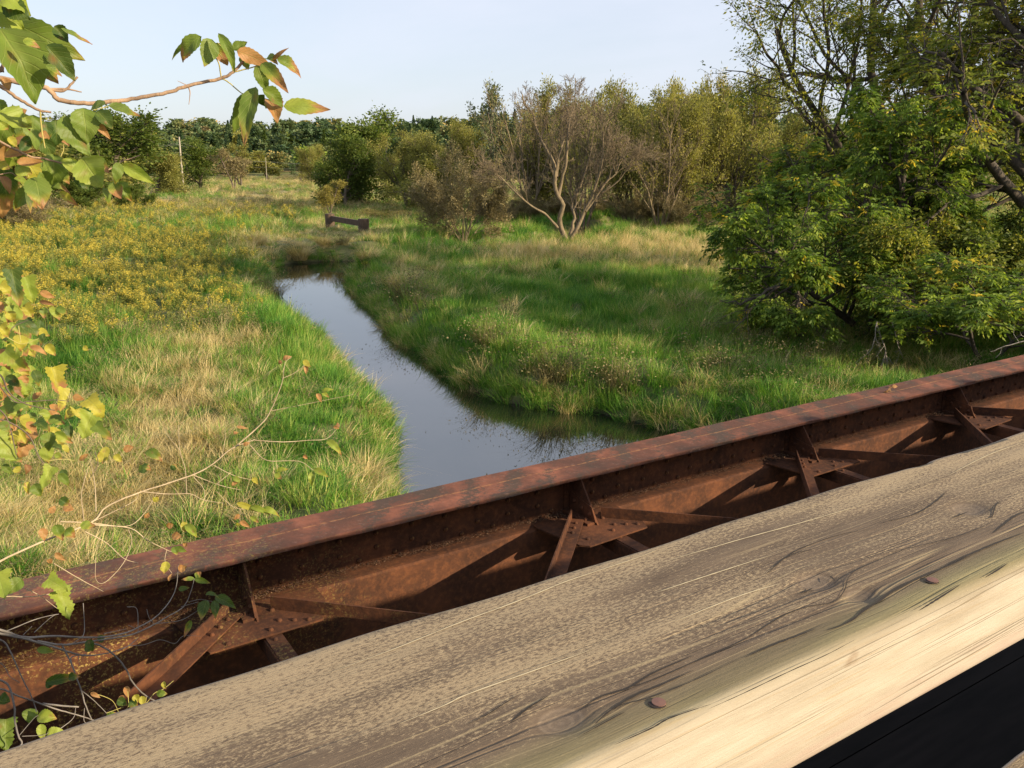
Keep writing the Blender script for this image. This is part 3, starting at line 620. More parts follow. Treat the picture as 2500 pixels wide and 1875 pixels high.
def proto(kind, seed):
    key = (kind, seed)
    if key in PROTO: return PROTO[key]
    r = np.random.default_rng(seed * 7 + len(kind)); H = 10.
    if kind == 'round':                  # dense broadleaf
        g = Grower(seed, [13, 6, 5], [.62, .55, .5], [62, 45, 50], .16, .03, .06, .012, .5)
        g.grow((0, 0, 0), (.05, 0, 1), 8, .24, 0)
        fit(g, H * .96, 3.9); L_ = crown_from_tips(g.tips, 46, .28, .42, r, .3, .6); wood_t = .012; bm = 'bark'
    elif kind == 'willow':               # several stems fanning up, airy top
        g = Grower(seed, [7, 6, 5], [.55, .5, .5], [30, 34, 38], .13, .07, .18, .010, .55)
        for a in range(5):
            an = a * 1.26 + seed; g.grow((.15 * math.cos(an), .15 * math.sin(an), 0), (.42 * math.cos(an), .42 * math.sin(an), 1), r.uniform(6.5, 9), .13, 0)
        fit(g, H * .98, 4.2); tp = [t for t in g.tips if t[:, 2].max() > 1.5 + 2.5 * r.random()]
        L_ = crown_from_tips(tp, 26, .20, .26, r, .1, .4, .7); wood_t = .012; bm = 'bark'
    elif kind == 'bare':                 # upright multi-stem, nearly leafless
        g = Grower(seed, [7, 6, 5], [.5, .5, .5], [28, 32, 38], .12, .08, .2, .010, .5)
        for a in range(6):
            an = a * 1.05 + seed; g.grow((.2 * math.cos(an), .2 * math.sin(an), 0), (.38 * math.cos(an), .38 * math.sin(an), 1), r.uniform(6.5, 9), .12, 0)
        fit(g, H, 4.0); L_ = crown_from_tips(g.tips, 3.0, .18, .2, r, .1, .4, .6); wood_t = .013; bm = 'bark_dead'
    elif kind == 'sparse':               # tall with see-through crown
        g = Grower(seed, [9, 6, 5], [.42, .5, .5], [38, 40, 45], .13, .09, .25, .010, .5)
        g.grow((0, 0, 0), (0, 0, 1), 9, .15, 0); g.grow((.2, .1, 0), (.25, .1, 1), 8, .12, 0)
        fit(g, H, 2.9); L_ = crown_from_tips(g.tips, 12, .22, .22, r, .1, .55, .6); wood_t = .011; bm = 'bark'
    elif kind == 'brush':                # twiggy thicket with few leaves
        g = Grower(seed, [5, 5, 4], [.6, .6, .5], [24, 28, 34], .14, .0, .2, .008, .6)
        for a in range(14):
            an = a * 2.4; s_ = r.uniform(.25, 1.0); g.grow((.5 * math.cos(an) * s_, .5 * math.sin(an) * s_, 0), (s_ * math.cos(an), s_ * math.sin(an), .9), r.uniform(5, 8), .055, 0)
        fit(g, H, 5.2); L_ = crown_from_tips(g.tips, 30, .17, .22, r, 0, .5); wood_t = .010; bm = 'twig'
    elif kind == 'bush':                 # leafy low bush
        g = Grower(seed, [5, 5, 4], [.6, .6, .5], [30, 32, 38], .16, .02, .15, .012, .6)
        for a in range(9):
            an = a * 2.4; s_ = r.uniform(.2, 1.1); g.grow((0, 0, 0), (s_ * math.cos(an), s_ * math.sin(an), .9), r.uniform(5, 8), .07, 0)
        fit(g, H, 6.0); L_ = crown_from_tips(g.tips, 26, .34, .30, r, .1, .5); wood_t = .012; bm = 'bark'
    elif kind == 'far':                  # distant broadleaf, no fine wood
        g = Grower(seed, [8, 6], [.6, .55], [48, 50], .2, .05, .3, .03, .5)
        g.grow((0, 0, 0), (0, 0, 1), 8, .3, 0); fit(g, H * .95, 4.0)
        L_ = crown_from_tips(g.tips, 26, .75, .5, r, .2, .75, .6); wood_t = .05; bm = 'bark'
    elif kind == 'conifer':
        C = []; 
        for i in range(1500):
            h = r.random() ** .8; rad = (1 - h) * 2.3 * (.5 + .5 * ((h * 9) % 1)); a = r.uniform(0, 6.28); q = r.random() ** .5
            C.append((rad * q * math.cos(a), rad * q * math.sin(a), 1 + 9 * h - .35 * rad * q))
        C = np.array(C); D_ = C.copy(); D_[:, 2] = -.3; L_ = leaves(C, .55, D_ / (np.linalg.norm(D_, axis=1, keepdims=True) + 1e-6), r.uniform(0, .45, len(C)), r, .5)
        g = Grower(seed, [], [], []); g.poly = [(np.array([(0, 0, 0.), (0, 0, 5), (0, 0, 9.8)]), np.array([.2, .12, .03]), 0)]; wood_t = .03; bm = 'bark_dark'
    tr = bark_mesh(g, 'trunk', M[bm], None, wood_t, link=False).data
    PROTO[key] = (tr, L_); return PROTO[key]
CM = {}
def crown_mesh(key, matname):
    k = (key, matname)
    if k not in CM:
        V, Fq, T = PROTO[key][1]; o = mesh_obj('crown', V, Fq, M[matname], None, link=False, attrs={'tint': T}); CM[k] = o.data; bpy.data.objects.remove(o)
    return CM[k]
def put_tree(name, kind, seed, mat, cx, D, top, hw, label, cat='tree', group=None, zb=None, wx=None, base_h=10., rz=None, leaf=True):
    tr, _ = proto(kind, seed); p = at_y(cx, 600, D); x, y = p[0], D
    z = float(ground_z(np.array([x]), np.array([y]))[0]) - .06 if zb is None else zb
    H = at_y(cx, top, D)[2] - z; W_ = hw / F * D * 1.0
    protoW = {'round': 3.9, 'willow': 4.2, 'sparse': 2.9, 'bare': 4.0, 'brush': 5.2, 'bush': 6., 'far': 4.0, 'conifer': 2.3}[kind]
    o = empty(name, (x, y, z), seed * 1.3 + cx * .01 if rz is None else rz); s = W_ / protoW; o.scale = (s, s, H / 10.)
    tag(o, label, cat, group)
    t = bpy.data.objects.new('trunk' if kind not in ('brush', 'bush') else 'stems', tr); col.objects.link(t); t.parent = o
    c_ = bpy.data.objects.new('crown', crown_mesh((kind, seed), mat)); col.objects.link(c_); c_.parent = o
    return o

# the bare tree standing in the meadow
g = Grower(3, [6, 6, 5, 3], [.6, .6, .55, .5], [30, 34, 38, 40], .12, .05, .2, .005, .45, seg=6)
def stem(px, r0, r1, D=48.9, first=2):
    P = [at_y(x, y, D + dd) for x, y, dd in px]; return P
base = at_y(1380, 597, 48.9)
STEMS = [([(1378, 600, 0), (1372, 560, -.1), (1368, 500, -.4), (1355, 450, -.5), (1350, 400, -.6), (1322, 345, -.6), (1300, 280, -.3), (1275, 230, 0)], .26, .05),
         ([(1362, 480, -.4), (1375, 430, -.5), (1382, 380, -.6), (1385, 320, -.3), (1400, 260, .2), (1405, 190, .3)], .17, .03),
         ([(1358, 430, -.5), (1362, 390, -.6), (1380, 340, 0), (1388, 300, 1), (1370, 240, 1)], .13, .03),
         ([(1382, 598, .1), (1398, 560, .3), (1402, 530, .6), (1395, 500, .8), (1410, 470, 1), (1435, 400, 1.2), (1448, 330, 1.5), (1450, 260, 1.4)], .17, .03),
         ([(1385, 598, 0), (1408, 555, 0), (1432, 510, .1), (1450, 470, 0), (1470, 400, -.4), (1475, 330, -.6), (1500, 250, -.6)], .2, .03),
         ([(1430, 515, .1), (1470, 460, .2), (1500, 420, .4), (1525, 390, .6), (1560, 370, .8)], .11, .02),
         ([(1362, 556, -.2), (1330, 520, -.6), (1290, 500, -1), (1250, 460, -1.2), (1222, 432, -1.2), (1200, 425, -1.2)], .12, .03),
         ([(1470, 470, -.3), (1510, 440, -.5), (1540, 400, -.8), (1545, 380, -1)], .07, .02)]
g.up = .05; g.ang = [30, 34, 38, 42]; g.gnarl = .12
dead = empty('bare_tree', tuple(base)); tag(dead, 'leafless pale tree with several stems rising in a V from the meadow', 'tree')
for px, r0, r1 in STEMS:
    P = smooth_poly([at_y(x, y, 48.9 + dd) - base for x, y, dd in px], 2); rad = np.linspace(r0, r1, len(P)) * .64; rad[0] *= 1.25
    P[1:-1] += g.r.normal(0, .05, (len(P) - 2, 3)); g.poly.append((P, rad, 0)); k = len(P)
    nb = 11 if r0 > .1 else 7
    for c_ in range(nb):
        t = .38 + .62 * (c_ + g.r.random()) / nb; i = min(int(t * (k - 1)), k - 2); d = P[i + 1] - P[i]; d /= np.linalg.norm(d)
        ax = np.cross(d, g.r.normal(0, 1, 3)); dd = rot_about(d, ax, R(g.r.uniform(15, 34))); dd[2] += .12
        g.grow(P[i], dd, g.r.uniform(1.2, 2.7) * (1.2 - .5 * t) * (1.0 if r0 > .1 else .6), rad[i] * .35, 1)
zl_ = at_y(1380, 178, 48.9)[2] - base[2]
g.poly = [q for q in g.poly if q[0][:, 2].max() < zl_ - .9 * abs(q[0][0, 0]) ** 1.1 * .18]
bark_mesh(g, 'trunk', M['bark_dead'], dead, .0075)

# tangled tan bush left of it
put_tree('tan_bush', 'brush', 2, 'lf_tan', 1130, 51.5, 338, 118, 'wide tangled tan bush with dead twigs beside the dark hollow', 'bush')
# row behind
put_tree('broadleaf_tree', 'round', 1, 'lf_dark', 885, 95, 262, 105, 'tall dark green round tree at the left end of the tree row')
put_tree('broadleaf_tree', 'round', 2, 'lf_dark', 850, 88, 330, 70, 'lower bushy dark tree in front of the tall round tree')
put_tree('willow_tree', 'willow', 1, 'lf_willow', 1000, 88, 318, 90, 'olive green willow right of the tall dark tree', rz=1)
put_tree('willow_tree', 'willow', 2, 'lf_willow', 1105, 84, 292, 95, 'olive green willow rising behind the tan bush')
put_tree('willow_tree', 'round', 3, 'lf_willow', 1050, 78, 372, 85, 'low olive tree filling in behind the left edge of the tan bush')
put_tree('poplar_tree', 'sparse', 1, 'lf_silver', 1232, 76, 200, 72, 'tall thin grey-green tree standing left behind the bare tree')
put_tree('willow_tree', 'round', 2, 'lf_willow', 1290, 74, 335, 85, 'dark olive tree low behind the bare tree')
put_tree('broadleaf_tree', 'round', 1, 'lf_willow', 1590, 80, 240, 120, 'dense olive crown behind the dark stemmed willow')
put_tree('broadleaf_tree', 'round', 2, 'lf_willow', 1745, 78, 235, 120, 'dense olive crown behind the yellow topped willow')
put_tree('broadleaf_tree', 'round', 3, 'lf_dark', 1860, 80, 300, 100, 'dark crown between the broad willow and the box elder')
put_tree('grey_tree', 'bare', 3, 'lf_willow', 1420, 62, 200, 105, 'nearly leafless grey tree just right behind the bare tree')
put_tree('grey_tree', 'bare', 2, 'lf_yel', 1300, 70, 210, 90, 'thin grey tree behind the left side of the bare tree')
put_tree('grey_tree', 'bare', 1, 'lf_yel', 1610, 58, 230, 90, 'grey leafless tree with leaning stems below the willow crowns')
put_tree('willow_tree', 'willow', 3, 'lf_willow', 1390, 78, 190, 115, 'airy olive tree directly behind the bare tree')
put_tree('willow_tree', 'willow', 1, 'lf_willow', 1540, 68, 192, 110, 'yellowish willow right behind the bare tree')
put_tree('willow_tree', 'willow', 2, 'lf_willow', 1625, 60, 215, 110, 'dark stemmed willow leaning between the yellowish ones')
put_tree('willow_tree', 'willow', 3, 'lf_yel', 1700, 66, 168, 90, 'tall yellow topped willow near the middle right')
put_tree('willow_tree', 'willow', 2, 'lf_willow', 1790, 63, 165, 120, 'broad yellow green willow left of the big leafy trees')
put_tree('willow_tree', 'willow', 1, 'lf_willow', 1905, 70, 255, 110, 'lower willow half hidden by the box elder top')
put_tree('broadleaf_tree', 'round', 1, 'lf_dark', 2070, 60, 245, 120, 'dark tree mass glimpsed behind the box elder')
put_tree('broadleaf_tree', 'round', 3, 'lf_dark', 2250, 66, 250, 150, 'dark tree behind the tall right hand trees')
for i, (cx, D, top, hw, lb) in enumerate([(1210, 66, 470, 70, 'brown brush at the foot of the olive trees left of the bare tree'), (1320, 68, 455, 80, 'brown brush just behind the bare tree stems'), (1560, 62, 450, 70, 'brown brush below the yellowish willow'), (1690, 58, 440, 80, 'grey brown brush with leaning dead stems under the broad willow'), (1820, 62, 470, 80, 'brown brush beside the box elder'), (1000, 74, 500, 110, 'low dark brush along the bank behind the pipe barrier'), (1440, 75, 470, 80, 'brown brush between the bare tree and the willows')]):
    put_tree('brush_thicket', 'brush', 1 + i % 2, 'lf_tan' if i != 5 else 'lf_yel', cx, D, top, hw, lb, 'brush', 'brush under the tree row')
put_tree('sapling', 'sparse', 2, 'lf_yel', 812, 67, 440, 42, 'small yellowing sapling behind the rusty pipe barrier', 'sapling')
# left side
put_tree('broadleaf_tree', 'round', 2, 'lf_dark', 300, 98, 268, 140, 'big dark tree at the left behind the drooping leaves')
put_tree('broadleaf_tree', 'round', 3, 'lf_willow', 140, 90, 285, 150, 'big dark tree at the far left edge')
put_tree('broadleaf_tree', 'round', 1, 'lf_willow', 395, 128, 352, 62, 'yellow green tree right of the big dark left tree')
put_tree('broadleaf_tree', 'round', 3, 'lf_dark', 502, 158, 334, 70, 'dark spreading tree standing alone in the far meadow')
put_tree('thin_tree', 'sparse', 1, 'lf_tan', 580, 150, 362, 50, 'thin brownish tree right of the lone dark tree')
put_tree('thin_tree', 'sparse', 2, 'lf_willow', 600, 170, 352, 50, 'thin green tree behind the brownish one')
put_tree('broadleaf_tree', 'far', 2, 'lf_elder', 745, 235, 356, 46, 'bright green round tree at the far edge of the meadow')
put_tree('broadleaf_tree', 'far', 1, 'lf_willow', 665, 245, 368, 45, 'pale green tree left of the bright round one')
put_tree('willow_tree', 'willow', 2, 'lf_willow', 800, 130, 350, 60, 'olive tree at the left foot of the tall dark tree')
put_tree('grey_brush', 'brush', 1, 'lf_tan', 20, 58, 455, 120, 'grey twiggy brush at the left edge of the meadow', 'brush')
put_tree('low_bush', 'bush', 1, 'lf_dark', 205, 84, 440, 90, 'dark low bush under the big left trees', 'bush')
put_tree('low_bush', 'bush', 1, 'lf_dark', 330, 88, 445, 60, 'dark low bush at the right foot of the big left trees', 'bush')

# near box elder on the right
def elder_tree(name, label, base, H, W_, seed, n0, mat, per, size, trunk=None, r0=.18, leafcut=0., droop=.5, yellow=.02, fan=None, bm='bark_dark', spread=.17, per_=None, comp=0, cut=None, lean=(0, 0)):
    g = Grower(seed, [n0, 7, 6, 4], [.55, .52, .5, .5], [52, 46, 44, 45], .16, .045, .2, .005, .55, droop=.06, seg=6)
    r = np.random.default_rng(seed)
    for st in (trunk or [((0, 0, 0), (.05, 0, 1), 1.0)]): g.grow(st[0], st[1], 8 * st[2], r0 * st[2], 0)
    fit(g, H, W_)
    if lean != (0, 0):
        sh = lambda P: P + np.stack([P[:, 2] * lean[0], P[:, 2] * lean[1], 0 * P[:, 2]], 1)
        g.poly = [(sh(P), a, b) for P, a, b in g.poly]; g.tips = [sh(P) for P in g.tips]
    tips = [t for t in g.tips if r.random() > leafcut and (cut is None or cut(t[-1], r))]
    o = empty(name, base); tag(o, label, 'tree')
    bark_mesh(g, 'trunk', M[bm], o, .004)
    V, Fq, T = crown_compound(tips, comp, size, r, droop, .7, yellow) if comp else crown_from_tips(tips, per_ or per, size, spread, r, droop, .42, .75, yellow)
    mesh_obj('crown', V, Fq, M[mat], o, attrs={'tint': T}); return o, g
def gp(px, D, dz=-.05):
    p = at_y(px, 700, D); return (p[0], D, float(ground_z(np.array([p[0]]), np.array([D]))[0]) + dz)
b = gp(2150, 21.5); Hh = at_y(2150, 185, 21.5)[2] - b[2]
eld, _ = elder_tree('box_elder', 'near bushy green box elder reaching over the far flange of the girder', b, Hh, 3.3, 21, 14, 'lf_elder', 15, .13, [((0, 0, 0), (-.05, 0, 1), 1.), ((.3, .2, 0), (.45, .1, 1), .85), ((-.2, .1, 0), (-.5, -.1, 1), .8)], .13, leafcut=.36, droop=.9, yellow=.04, comp=3.6)
b = gp(1890, 26); Hh = at_y(1890, 335, 26)[2] - b[2]
elder_tree('box_elder', 'smaller box elder left of the near bushy one', b, Hh, 1.9, 25, 9, 'lf_elder', 16, .12, None, .09, leafcut=.5, droop=.8, comp=3.2, yellow=.05)
b = gp(2310, 27); elder_tree('yellowing_tree', 'yellow green leafy tree between the box elder and the right edge', b, at_y(2310, -60, 27)[2] - b[2], 3.2, 31, 16, 'lf_tall', 14, .13, None, .14, yellow=.06, comp=3.2, leafcut=.3)
b = gp(2225, 33); elder_tree('tall_tree', 'tall thinly leaved tree with many dark limbs against the sky', b, 17., 5.9, 35, 8, 'lf_tall', 6.5, .16, [((0, 0, 0), (-.10, 0, 1), 1.), ((.3, .2, 0), (.25, .1, 1), .95), ((-.2, .1, 0), (-.42, -.1, 1), .9), ((.2, -.2, 0), (.02, -.2, 1), .95)], .24, leafcut=.2)
b = gp(2462, 24); elder_tree('tall_tree', 'thick trunked leafy tree at the right edge of the picture', b, 14., 4.8, 37, 13, 'lf_tall', 13, .14, [((0, 0, 0), (.02, 0, 1), 1.), ((.1, 0, 2), (.35, .1, 1), .8)], .33, leafcut=.2, comp=2.8, yellow=.06)
b = gp(2440, 18.0); elder_tree('leafy_bush', 'leafy bush filling the lower right beyond the girder', b, 2.5, 2.3, 41, 9, 'lf_elder', 10, .115, [((0, 0, 0), (-.3, 0, 1), 1.), ((.3, .2, 0), (.45, .1, 1), .85)], .05, comp=2.0, leafcut=.3, yellow=.02)
b = (32, 10, -4.5); elder_tree('shade_tree', 'leafy tree on the right bank past the right picture edge', b, 11., 4., 48, 9, 'lf_elder', 8, .2, None, .2)
b = gp(2380, 22.5); elder_tree('leafy_bush', 'dark thicket filling the gap under the box elder at right', b, 3.6, 2.6, 53, 11, 'lf_dark', 12, .12, [((0, 0, 0), (-.5, 0, 1), 1.), ((.2, .1, 0), (.5, .1, 1), .9)], .05)
b = gp(2330, 20.5); elder_tree('leafy_bush', 'dark brownish bush between the box elder trunk and the right edge', b, 3.2, 2.2, 43, 10, 'lf_tall', 10, .11, [((0, 0, 0), (-.3, 0, 1), 1.), ((.3, .2, 0), (.45, .1, 1), .85)], .05)
# low bare limb drooping to the left below the box elder, and grey dead twigs round its foot
def twig_thing(name, label, lines, plane, r0, mat, cat='branch', sub=0, seed=1, parent=None, r1=None, kids=4):
    """lines: pixel polylines placed on a plane y = const, with side twigs grown on them"""
    g = Grower(seed, [kids, 3, 2][:sub] if sub else [], [.5, .5, .5], [35, 40, 40], .22, -.01, .2, .002, .6, seg=4); pol = []
    o0 = None
    for px in lines:
        P = smooth_poly([plane(x, y) for x, y in px], 4)
        if o0 is None: o0 = P[0].copy()
        P = P - o0; P[1:-1] += g.r.normal(0, r0 * .5, (len(P) - 2, 3)); rad = np.linspace(r0, r1 or r0 * .35, len(P)); g.poly.append((P, rad, 0))
        if sub:
            Ln = np.linalg.norm(P[-1] - P[0])
            for c_ in range(kids * 2):
                i = g.r.integers(1, len(P) - 1); d = P[i + 1] - P[i]; d /= np.linalg.norm(d) + 1e-9
                g.grow(P[i], rot_about(d, np.cross(d, g.r.normal(0, 1, 3)), R(g.r.uniform(20, 50))), Ln * g.r.uniform(.2, .45), rad[i] * .5, 1)
    if parent is None: root = empty(name, tuple(o0)); tag(root, label, cat)
    else: root = parent
    V, Fq = tubes([(a, b_) for a, b_, _ in g.poly], 6); V = V + (o0 - np.array(root.location) if parent is not None else 0)
    mesh_obj('stem' if parent is None else name, V, Fq, M[mat], root, True); return root, g, o0
c5 = lambda x, y: (x * .4069, 1200 + y * .4069); c8 = lambda x, y: (x * .4069, 550 + y * .4069); c4 = lambda x, y: (1600 + x * .4069, 500 + y * .4069)
py20 = lambda x, y: at_y(x, y, 20.)
twig_thing('low_limb', None, [[c4(1050, 420), c4(900, 455), c4(760, 470), c4(640, 560), c4(560, 640), c4(430, 790)], [c4(760, 470), c4(600, 560), c4(480, 590), c4(380, 570)], [c4(850, 460), c4(850, 600), c4(840, 740), c4(870, 810)]], py20, .05, 'bark_dark', sub=2, seed=4, parent=eld, r1=.006)
M['grey_twig'] = bark('grey_dead_twig', (.16, .14, .12), (.36, .32, .27))
twig_thing('dead_twigs', 'tangle of grey dead twigs hanging at the foot of the box elder', [[c4(1330, 700), c4(1300, 860), c4(1200, 950)], [c4(1330, 720), c4(1380, 880), c4(1340, 1000), c4(1310, 1080)], [c4(1380, 880), c4(1400, 980), c4(1430, 1040)], [c4(1500, 640), c4(1590, 740)], [c4(1420, 700), c4(1460, 850), c4(1480, 900)]], lambda x, y: at_y(x, y, 18.6), .013, 'grey_twig', sub=2, seed=8, r1=.004, kids=3)

twig_thing('dead_twig', 'single pale dead twig poking in above the girder at the right edge', [[c4(2290, 790), c4(2212, 820), c4(2100, 850), c4(2010, 880)]], lambda x, y: at_y(x, y, 12.), .010, 'grey_twig', sub=1, seed=9, r1=.003, kids=2)
# ------------------------------------------------------------------ pipe barrier, utility poles, wires
m = Mat('rusty_pipe', .8); m.col(m.ramp(m.noise(m.map(m.co.outputs['Object'], (3, 3, 1)), 2.5, 5), [(.3, (.045, .028, .017)), (.7, (.11, .070, .042))])); M['pipe'] = m.m
pb = empty('pipe_barrier', (0, 0, 0)); tag(pb, 'rusty brown pipe barrier with two thick posts and a rail by the creek bend', 'barrier')
pl = at_y(806, 545, 60); pr = at_y(888, 560, 56.5); pb.location = tuple(pl)
def cyl(name, p, q, r, mat, parent, k=20, cap=True):
    P = np.array([p, q], float); V, Fq = tubes([(np.array([p, (np.array(p) + q) / 2, q]), np.full(3, r))], k)
    Fq = [tuple(f) for f in Fq] + [tuple(range(k))[::-1], tuple(range(2 * k, 3 * k))]
    return mesh_obj(name, V, Fq, mat, parent, False)
zt = at_y(806, 524, 60)[2]; zr = at_y(888, 538, 56.5)[2]
d_ = pr - pl
cyl('post', (0, 0, -1.5), (0, 0, zt - pl[2] + .06), .33, M['pipe'], pb); cyl('post', (d_[0], d_[1], -1.5), (d_[0], d_[1], zr - pl[2] + .10), .36, M['pipe'], pb)
mb = MB(); a = np.array([0, 0, zt - pl[2] - .06]); bq = np.array([d_[0], d_[1], zr - pl[2] - .04]); 
dn = (bq - a) / np.linalg.norm(bq - a); sN = np.cross(dn, [0, 0, 1]); sN /= np.linalg.norm(sN)
mb.box(a + dn * .28 - sN * .10 + np.array([0, 0, -.36]), (bq - a) - dn * .56, sN * .20, (0, 0, .36)); mb.build('rail', M['pipe'], pb, bevel=.02)
m = Mat('pole_wood', .8); m.col((.34, .30, .24)); M['pole'] = m.m
def pole(cx, D, top, label, r=.15):
    p = at_y(cx, 500, D); z = float(ground_z(np.array([p[0]]), np.array([D]))[0]) - .2; H = at_y(cx, top, D)[2] - z
    o = empty('utility_pole', (p[0], D, z)); tag(o, label, 'utility pole', 'utility poles beyond the meadow')
    V, Fq = tubes([(np.array([(0, 0, 0), (0, 0, H / 2), (.05, 0, H)]), np.array([r * 1.15, r, r * .75]))], 10)
    mesh_obj('mast', V, Fq, M['pole'], o, True);  return np.array([p[0], D, z + H - 1.1])
t1 = pole(452, 150, 334, 'pale utility pole beside the lone dark tree'); t2 = pole(656, 232, 384, 'smaller utility pole in front of the far wood', .07)
m = Mat('wire', .6); m.col((.22, .22, .20)); M['wire'] = m.m
e0 = at_y(20, 352, 118); e1 = at_y(900, 395, 300)
for k, (dx, dz) in enumerate(((-.8, 0), (.8, 0), (.0, -1.4))):
    pts = [e0 + [dx, 0, dz], t1 + [dx, 0, dz], t2 + [dx, 0, dz], e1 + [dx, 0, dz]]; P = []
    for a, b_ in zip(pts[:-1], pts[1:]):
        for t in np.linspace(0, 1, 9)[:-1]: P.append(a * (1 - t) + b_ * t - np.array([0, 0, 3.2 * t * (1 - t)]))
    P.append(pts[-1]); P = np.array(P); V, Fq = tubes([(P - P[0], np.full(len(P), .011))], 4)
    o = mesh_obj('power_wire', V, Fq, M['wire']); o.location = tuple(P[0]); tag(o, ['left', 'right', 'lowest'][k] + ' of the three thin power wires strung between the two utility poles', 'wire', 'power wires between the poles')

# ------------------------------------------------------------------ instanced ground cover
def blades(n, rad, h, w_, lean, r, tint=(0, 1), curl=.5, tall=.0, segs=3):
    V = []; T = []; Fq = []; k = 0
    for i in range(n):
        a = r.uniform(0, 6.28); q = rad * math.sqrt(r.random()); b0 = np.array([q * math.cos(a), q * math.sin(a), -.03])
        da = a + r.normal(0, .8); H = h * r.uniform(.55, 1.15); ln = lean * r.uniform(.3, 1.3); sd_ = np.array([-math.sin(da + .6), math.cos(da + .6), 0]) * w_ * .5
        t = r.uniform(*tint)
        for s in range(segs + 1):
            f = s / segs; out_ = ln * H * (f ** 1.6) ; zz = H * (f - curl * ln * f ** 3 * .6)
            c = b0 + np.array([math.cos(da) * out_, math.sin(da) * out_, zz]); ww = (1 - f ** 1.5) + .06
            V += [c - sd_ * ww, c + sd_ * ww]; T += [t, t]
        for s in range(segs): Fq.append((k + 2 * s, k + 2 * s + 1, k + 2 * s + 3, k + 2 * s + 2))
        k += 2 * (segs + 1)
    return np.array(V), np.array(Fq), np.array(T)
def hidden_coll(name, objs):
    c = bpy.data.collections.new(name)
    for o in objs: c.objects.link(o)
    return c
def mk(name, VFT, mat): return mesh_obj(name, VFT[0], VFT[1], mat, link=False, attrs={'tint': VFT[2]})
r = np.random.default_rng(77)
grass_c = hidden_coll('grass_protos', [mk('grass_tuft', blades(46, .20, .50, .012, .55, r, (.1, .75)), M['grass']), mk('grass_tuft', blades(40, .22, .42, .013, .9, r, (.0, .6)), M['grass']), mk('grass_tuft', blades(34, .18, .62, .011, .5, r, (.3, 1)), M['grass'])])
dry_c = hidden_coll('dry_protos', [mk('dry_tuft', blades(50, .22, .58, .009, 1.0, r, (.2, 1)), M['dry']), mk('dry_tuft', blades(46, .2, .72, .009, .7, r, (.35, 1)), M['dry']), mk('dry_tuft', blades(40, .24, .45, .010, 1.3, r, (0, .8)), M['dry'])])
def rod(r, flower=True):
    V = []; Fq = []; T = []
    for st in range(6):
        a = r.uniform(0, 6.28); x, y = .16 * math.cos(a) * r.random(), .16 * math.sin(a) * r.random(); H = r.uniform(.7, 1.05); lx, ly = r.normal(0, .08, 2)
        c = np.stack([x + lx * np.linspace(0, 1, 26), y + ly * np.linspace(0, 1, 26), np.linspace(.05, .88, 26) * H], 1)
        an = r.uniform(0, 6.28, 26); d = np.stack([np.cos(an), np.sin(an), .5 + 0 * an], 1)
        v, f, t = leaves(c + d * .05, .13, d, r.uniform(0, .6, 26), r, .22); f = f + len(np.concatenate(V)) if V else f; V.append(v); Fq.append(f); T.append(t)
        if flower:
            n = 20; q = r.random(n); c = np.stack([x + lx + r.normal(0, .05, n) * (1.2 - q), y + ly + r.normal(0, .05, n) * (1.2 - q), H * .84 + q * .2], 1)
            v, f, t = leaves(c, .046, None, r.uniform(.58, 1, n), r, .8); f = f + len(np.concatenate(V)); V.append(v); Fq.append(f); T.append(t)
    return np.concatenate(V), np.concatenate(Fq), np.concatenate(T)
rod_c = hidden_coll('rod_protos', [mk('goldenrod', rod(r), M['rod']), mk('goldenrod', rod(r), M['rod']), mk('goldenrod', rod(r, False), M['rod'])])
def weed(r):
    V, Fq, T = blades(24, .2, .75, .010, .35, r, (0, .7)); n = 70; c = np.stack([r.normal(0, .17, n), r.normal(0, .17, n), r.uniform(.25, .85, n)], 1)
    v, f, t = leaves(c, .06, None, r.uniform(.3, 1, n), r, .5); return np.concatenate([V, v]), np.concatenate([Fq, f + len(V)]), np.concatenate([T, t])
weed_c = hidden_coll('weed_protos', [mk('weed', weed(r), M['weed']), mk('weed', weed(r), M['weed'])])
def scatter(name, coll, P, scl, rot, ids, **t):
    o = mesh_obj(name, P, np.zeros((0, 3), int), None, attrs={'scl': scl, 'rot': rot})
    a = o.data.attributes.new('pick', 'INT', 'POINT'); a.data.foreach_set('value', ids.astype(np.int32))
    ng = bpy.data.node_groups.new(name, 'GeometryNodeTree'); ng.interface.new_socket('Geometry', in_out='INPUT', socket_type='NodeSocketGeometry'); ng.interface.new_socket('Geometry', in_out='OUTPUT', socket_type='NodeSocketGeometry')
    gi = ng.nodes.new('NodeGroupInput'); go = ng.nodes.new('NodeGroupOutput'); ip = ng.nodes.new('GeometryNodeInstanceOnPoints'); ci = ng.nodes.new('GeometryNodeCollectionInfo')
    ci.inputs[0].default_value = coll; ci.inputs['Separate Children'].default_value = True; ci.inputs['Reset Children'].default_value = True
    def na(n_, ty):
        q = ng.nodes.new('GeometryNodeInputNamedAttribute'); q.data_type = ty; q.inputs[0].default_value = n_; return q.outputs[0]
    Lk = ng.links.new; Lk(gi.outputs[0], ip.inputs['Points']); Lk(ci.outputs[0], ip.inputs['Instance']); ip.inputs['Pick Instance'].default_value = True
    Lk(na('pick', 'INT'), ip.inputs['Instance Index']); Lk(na('rot', 'FLOAT_VECTOR'), ip.inputs['Rotation']); Lk(na('scl', 'FLOAT_VECTOR'), ip.inputs['Scale']); Lk(ip.outputs[0], go.inputs[0])
    md = o.modifiers.new('scatter', 'NODES'); md.node_group = ng; tag(o, kind='stuff', **t); return o

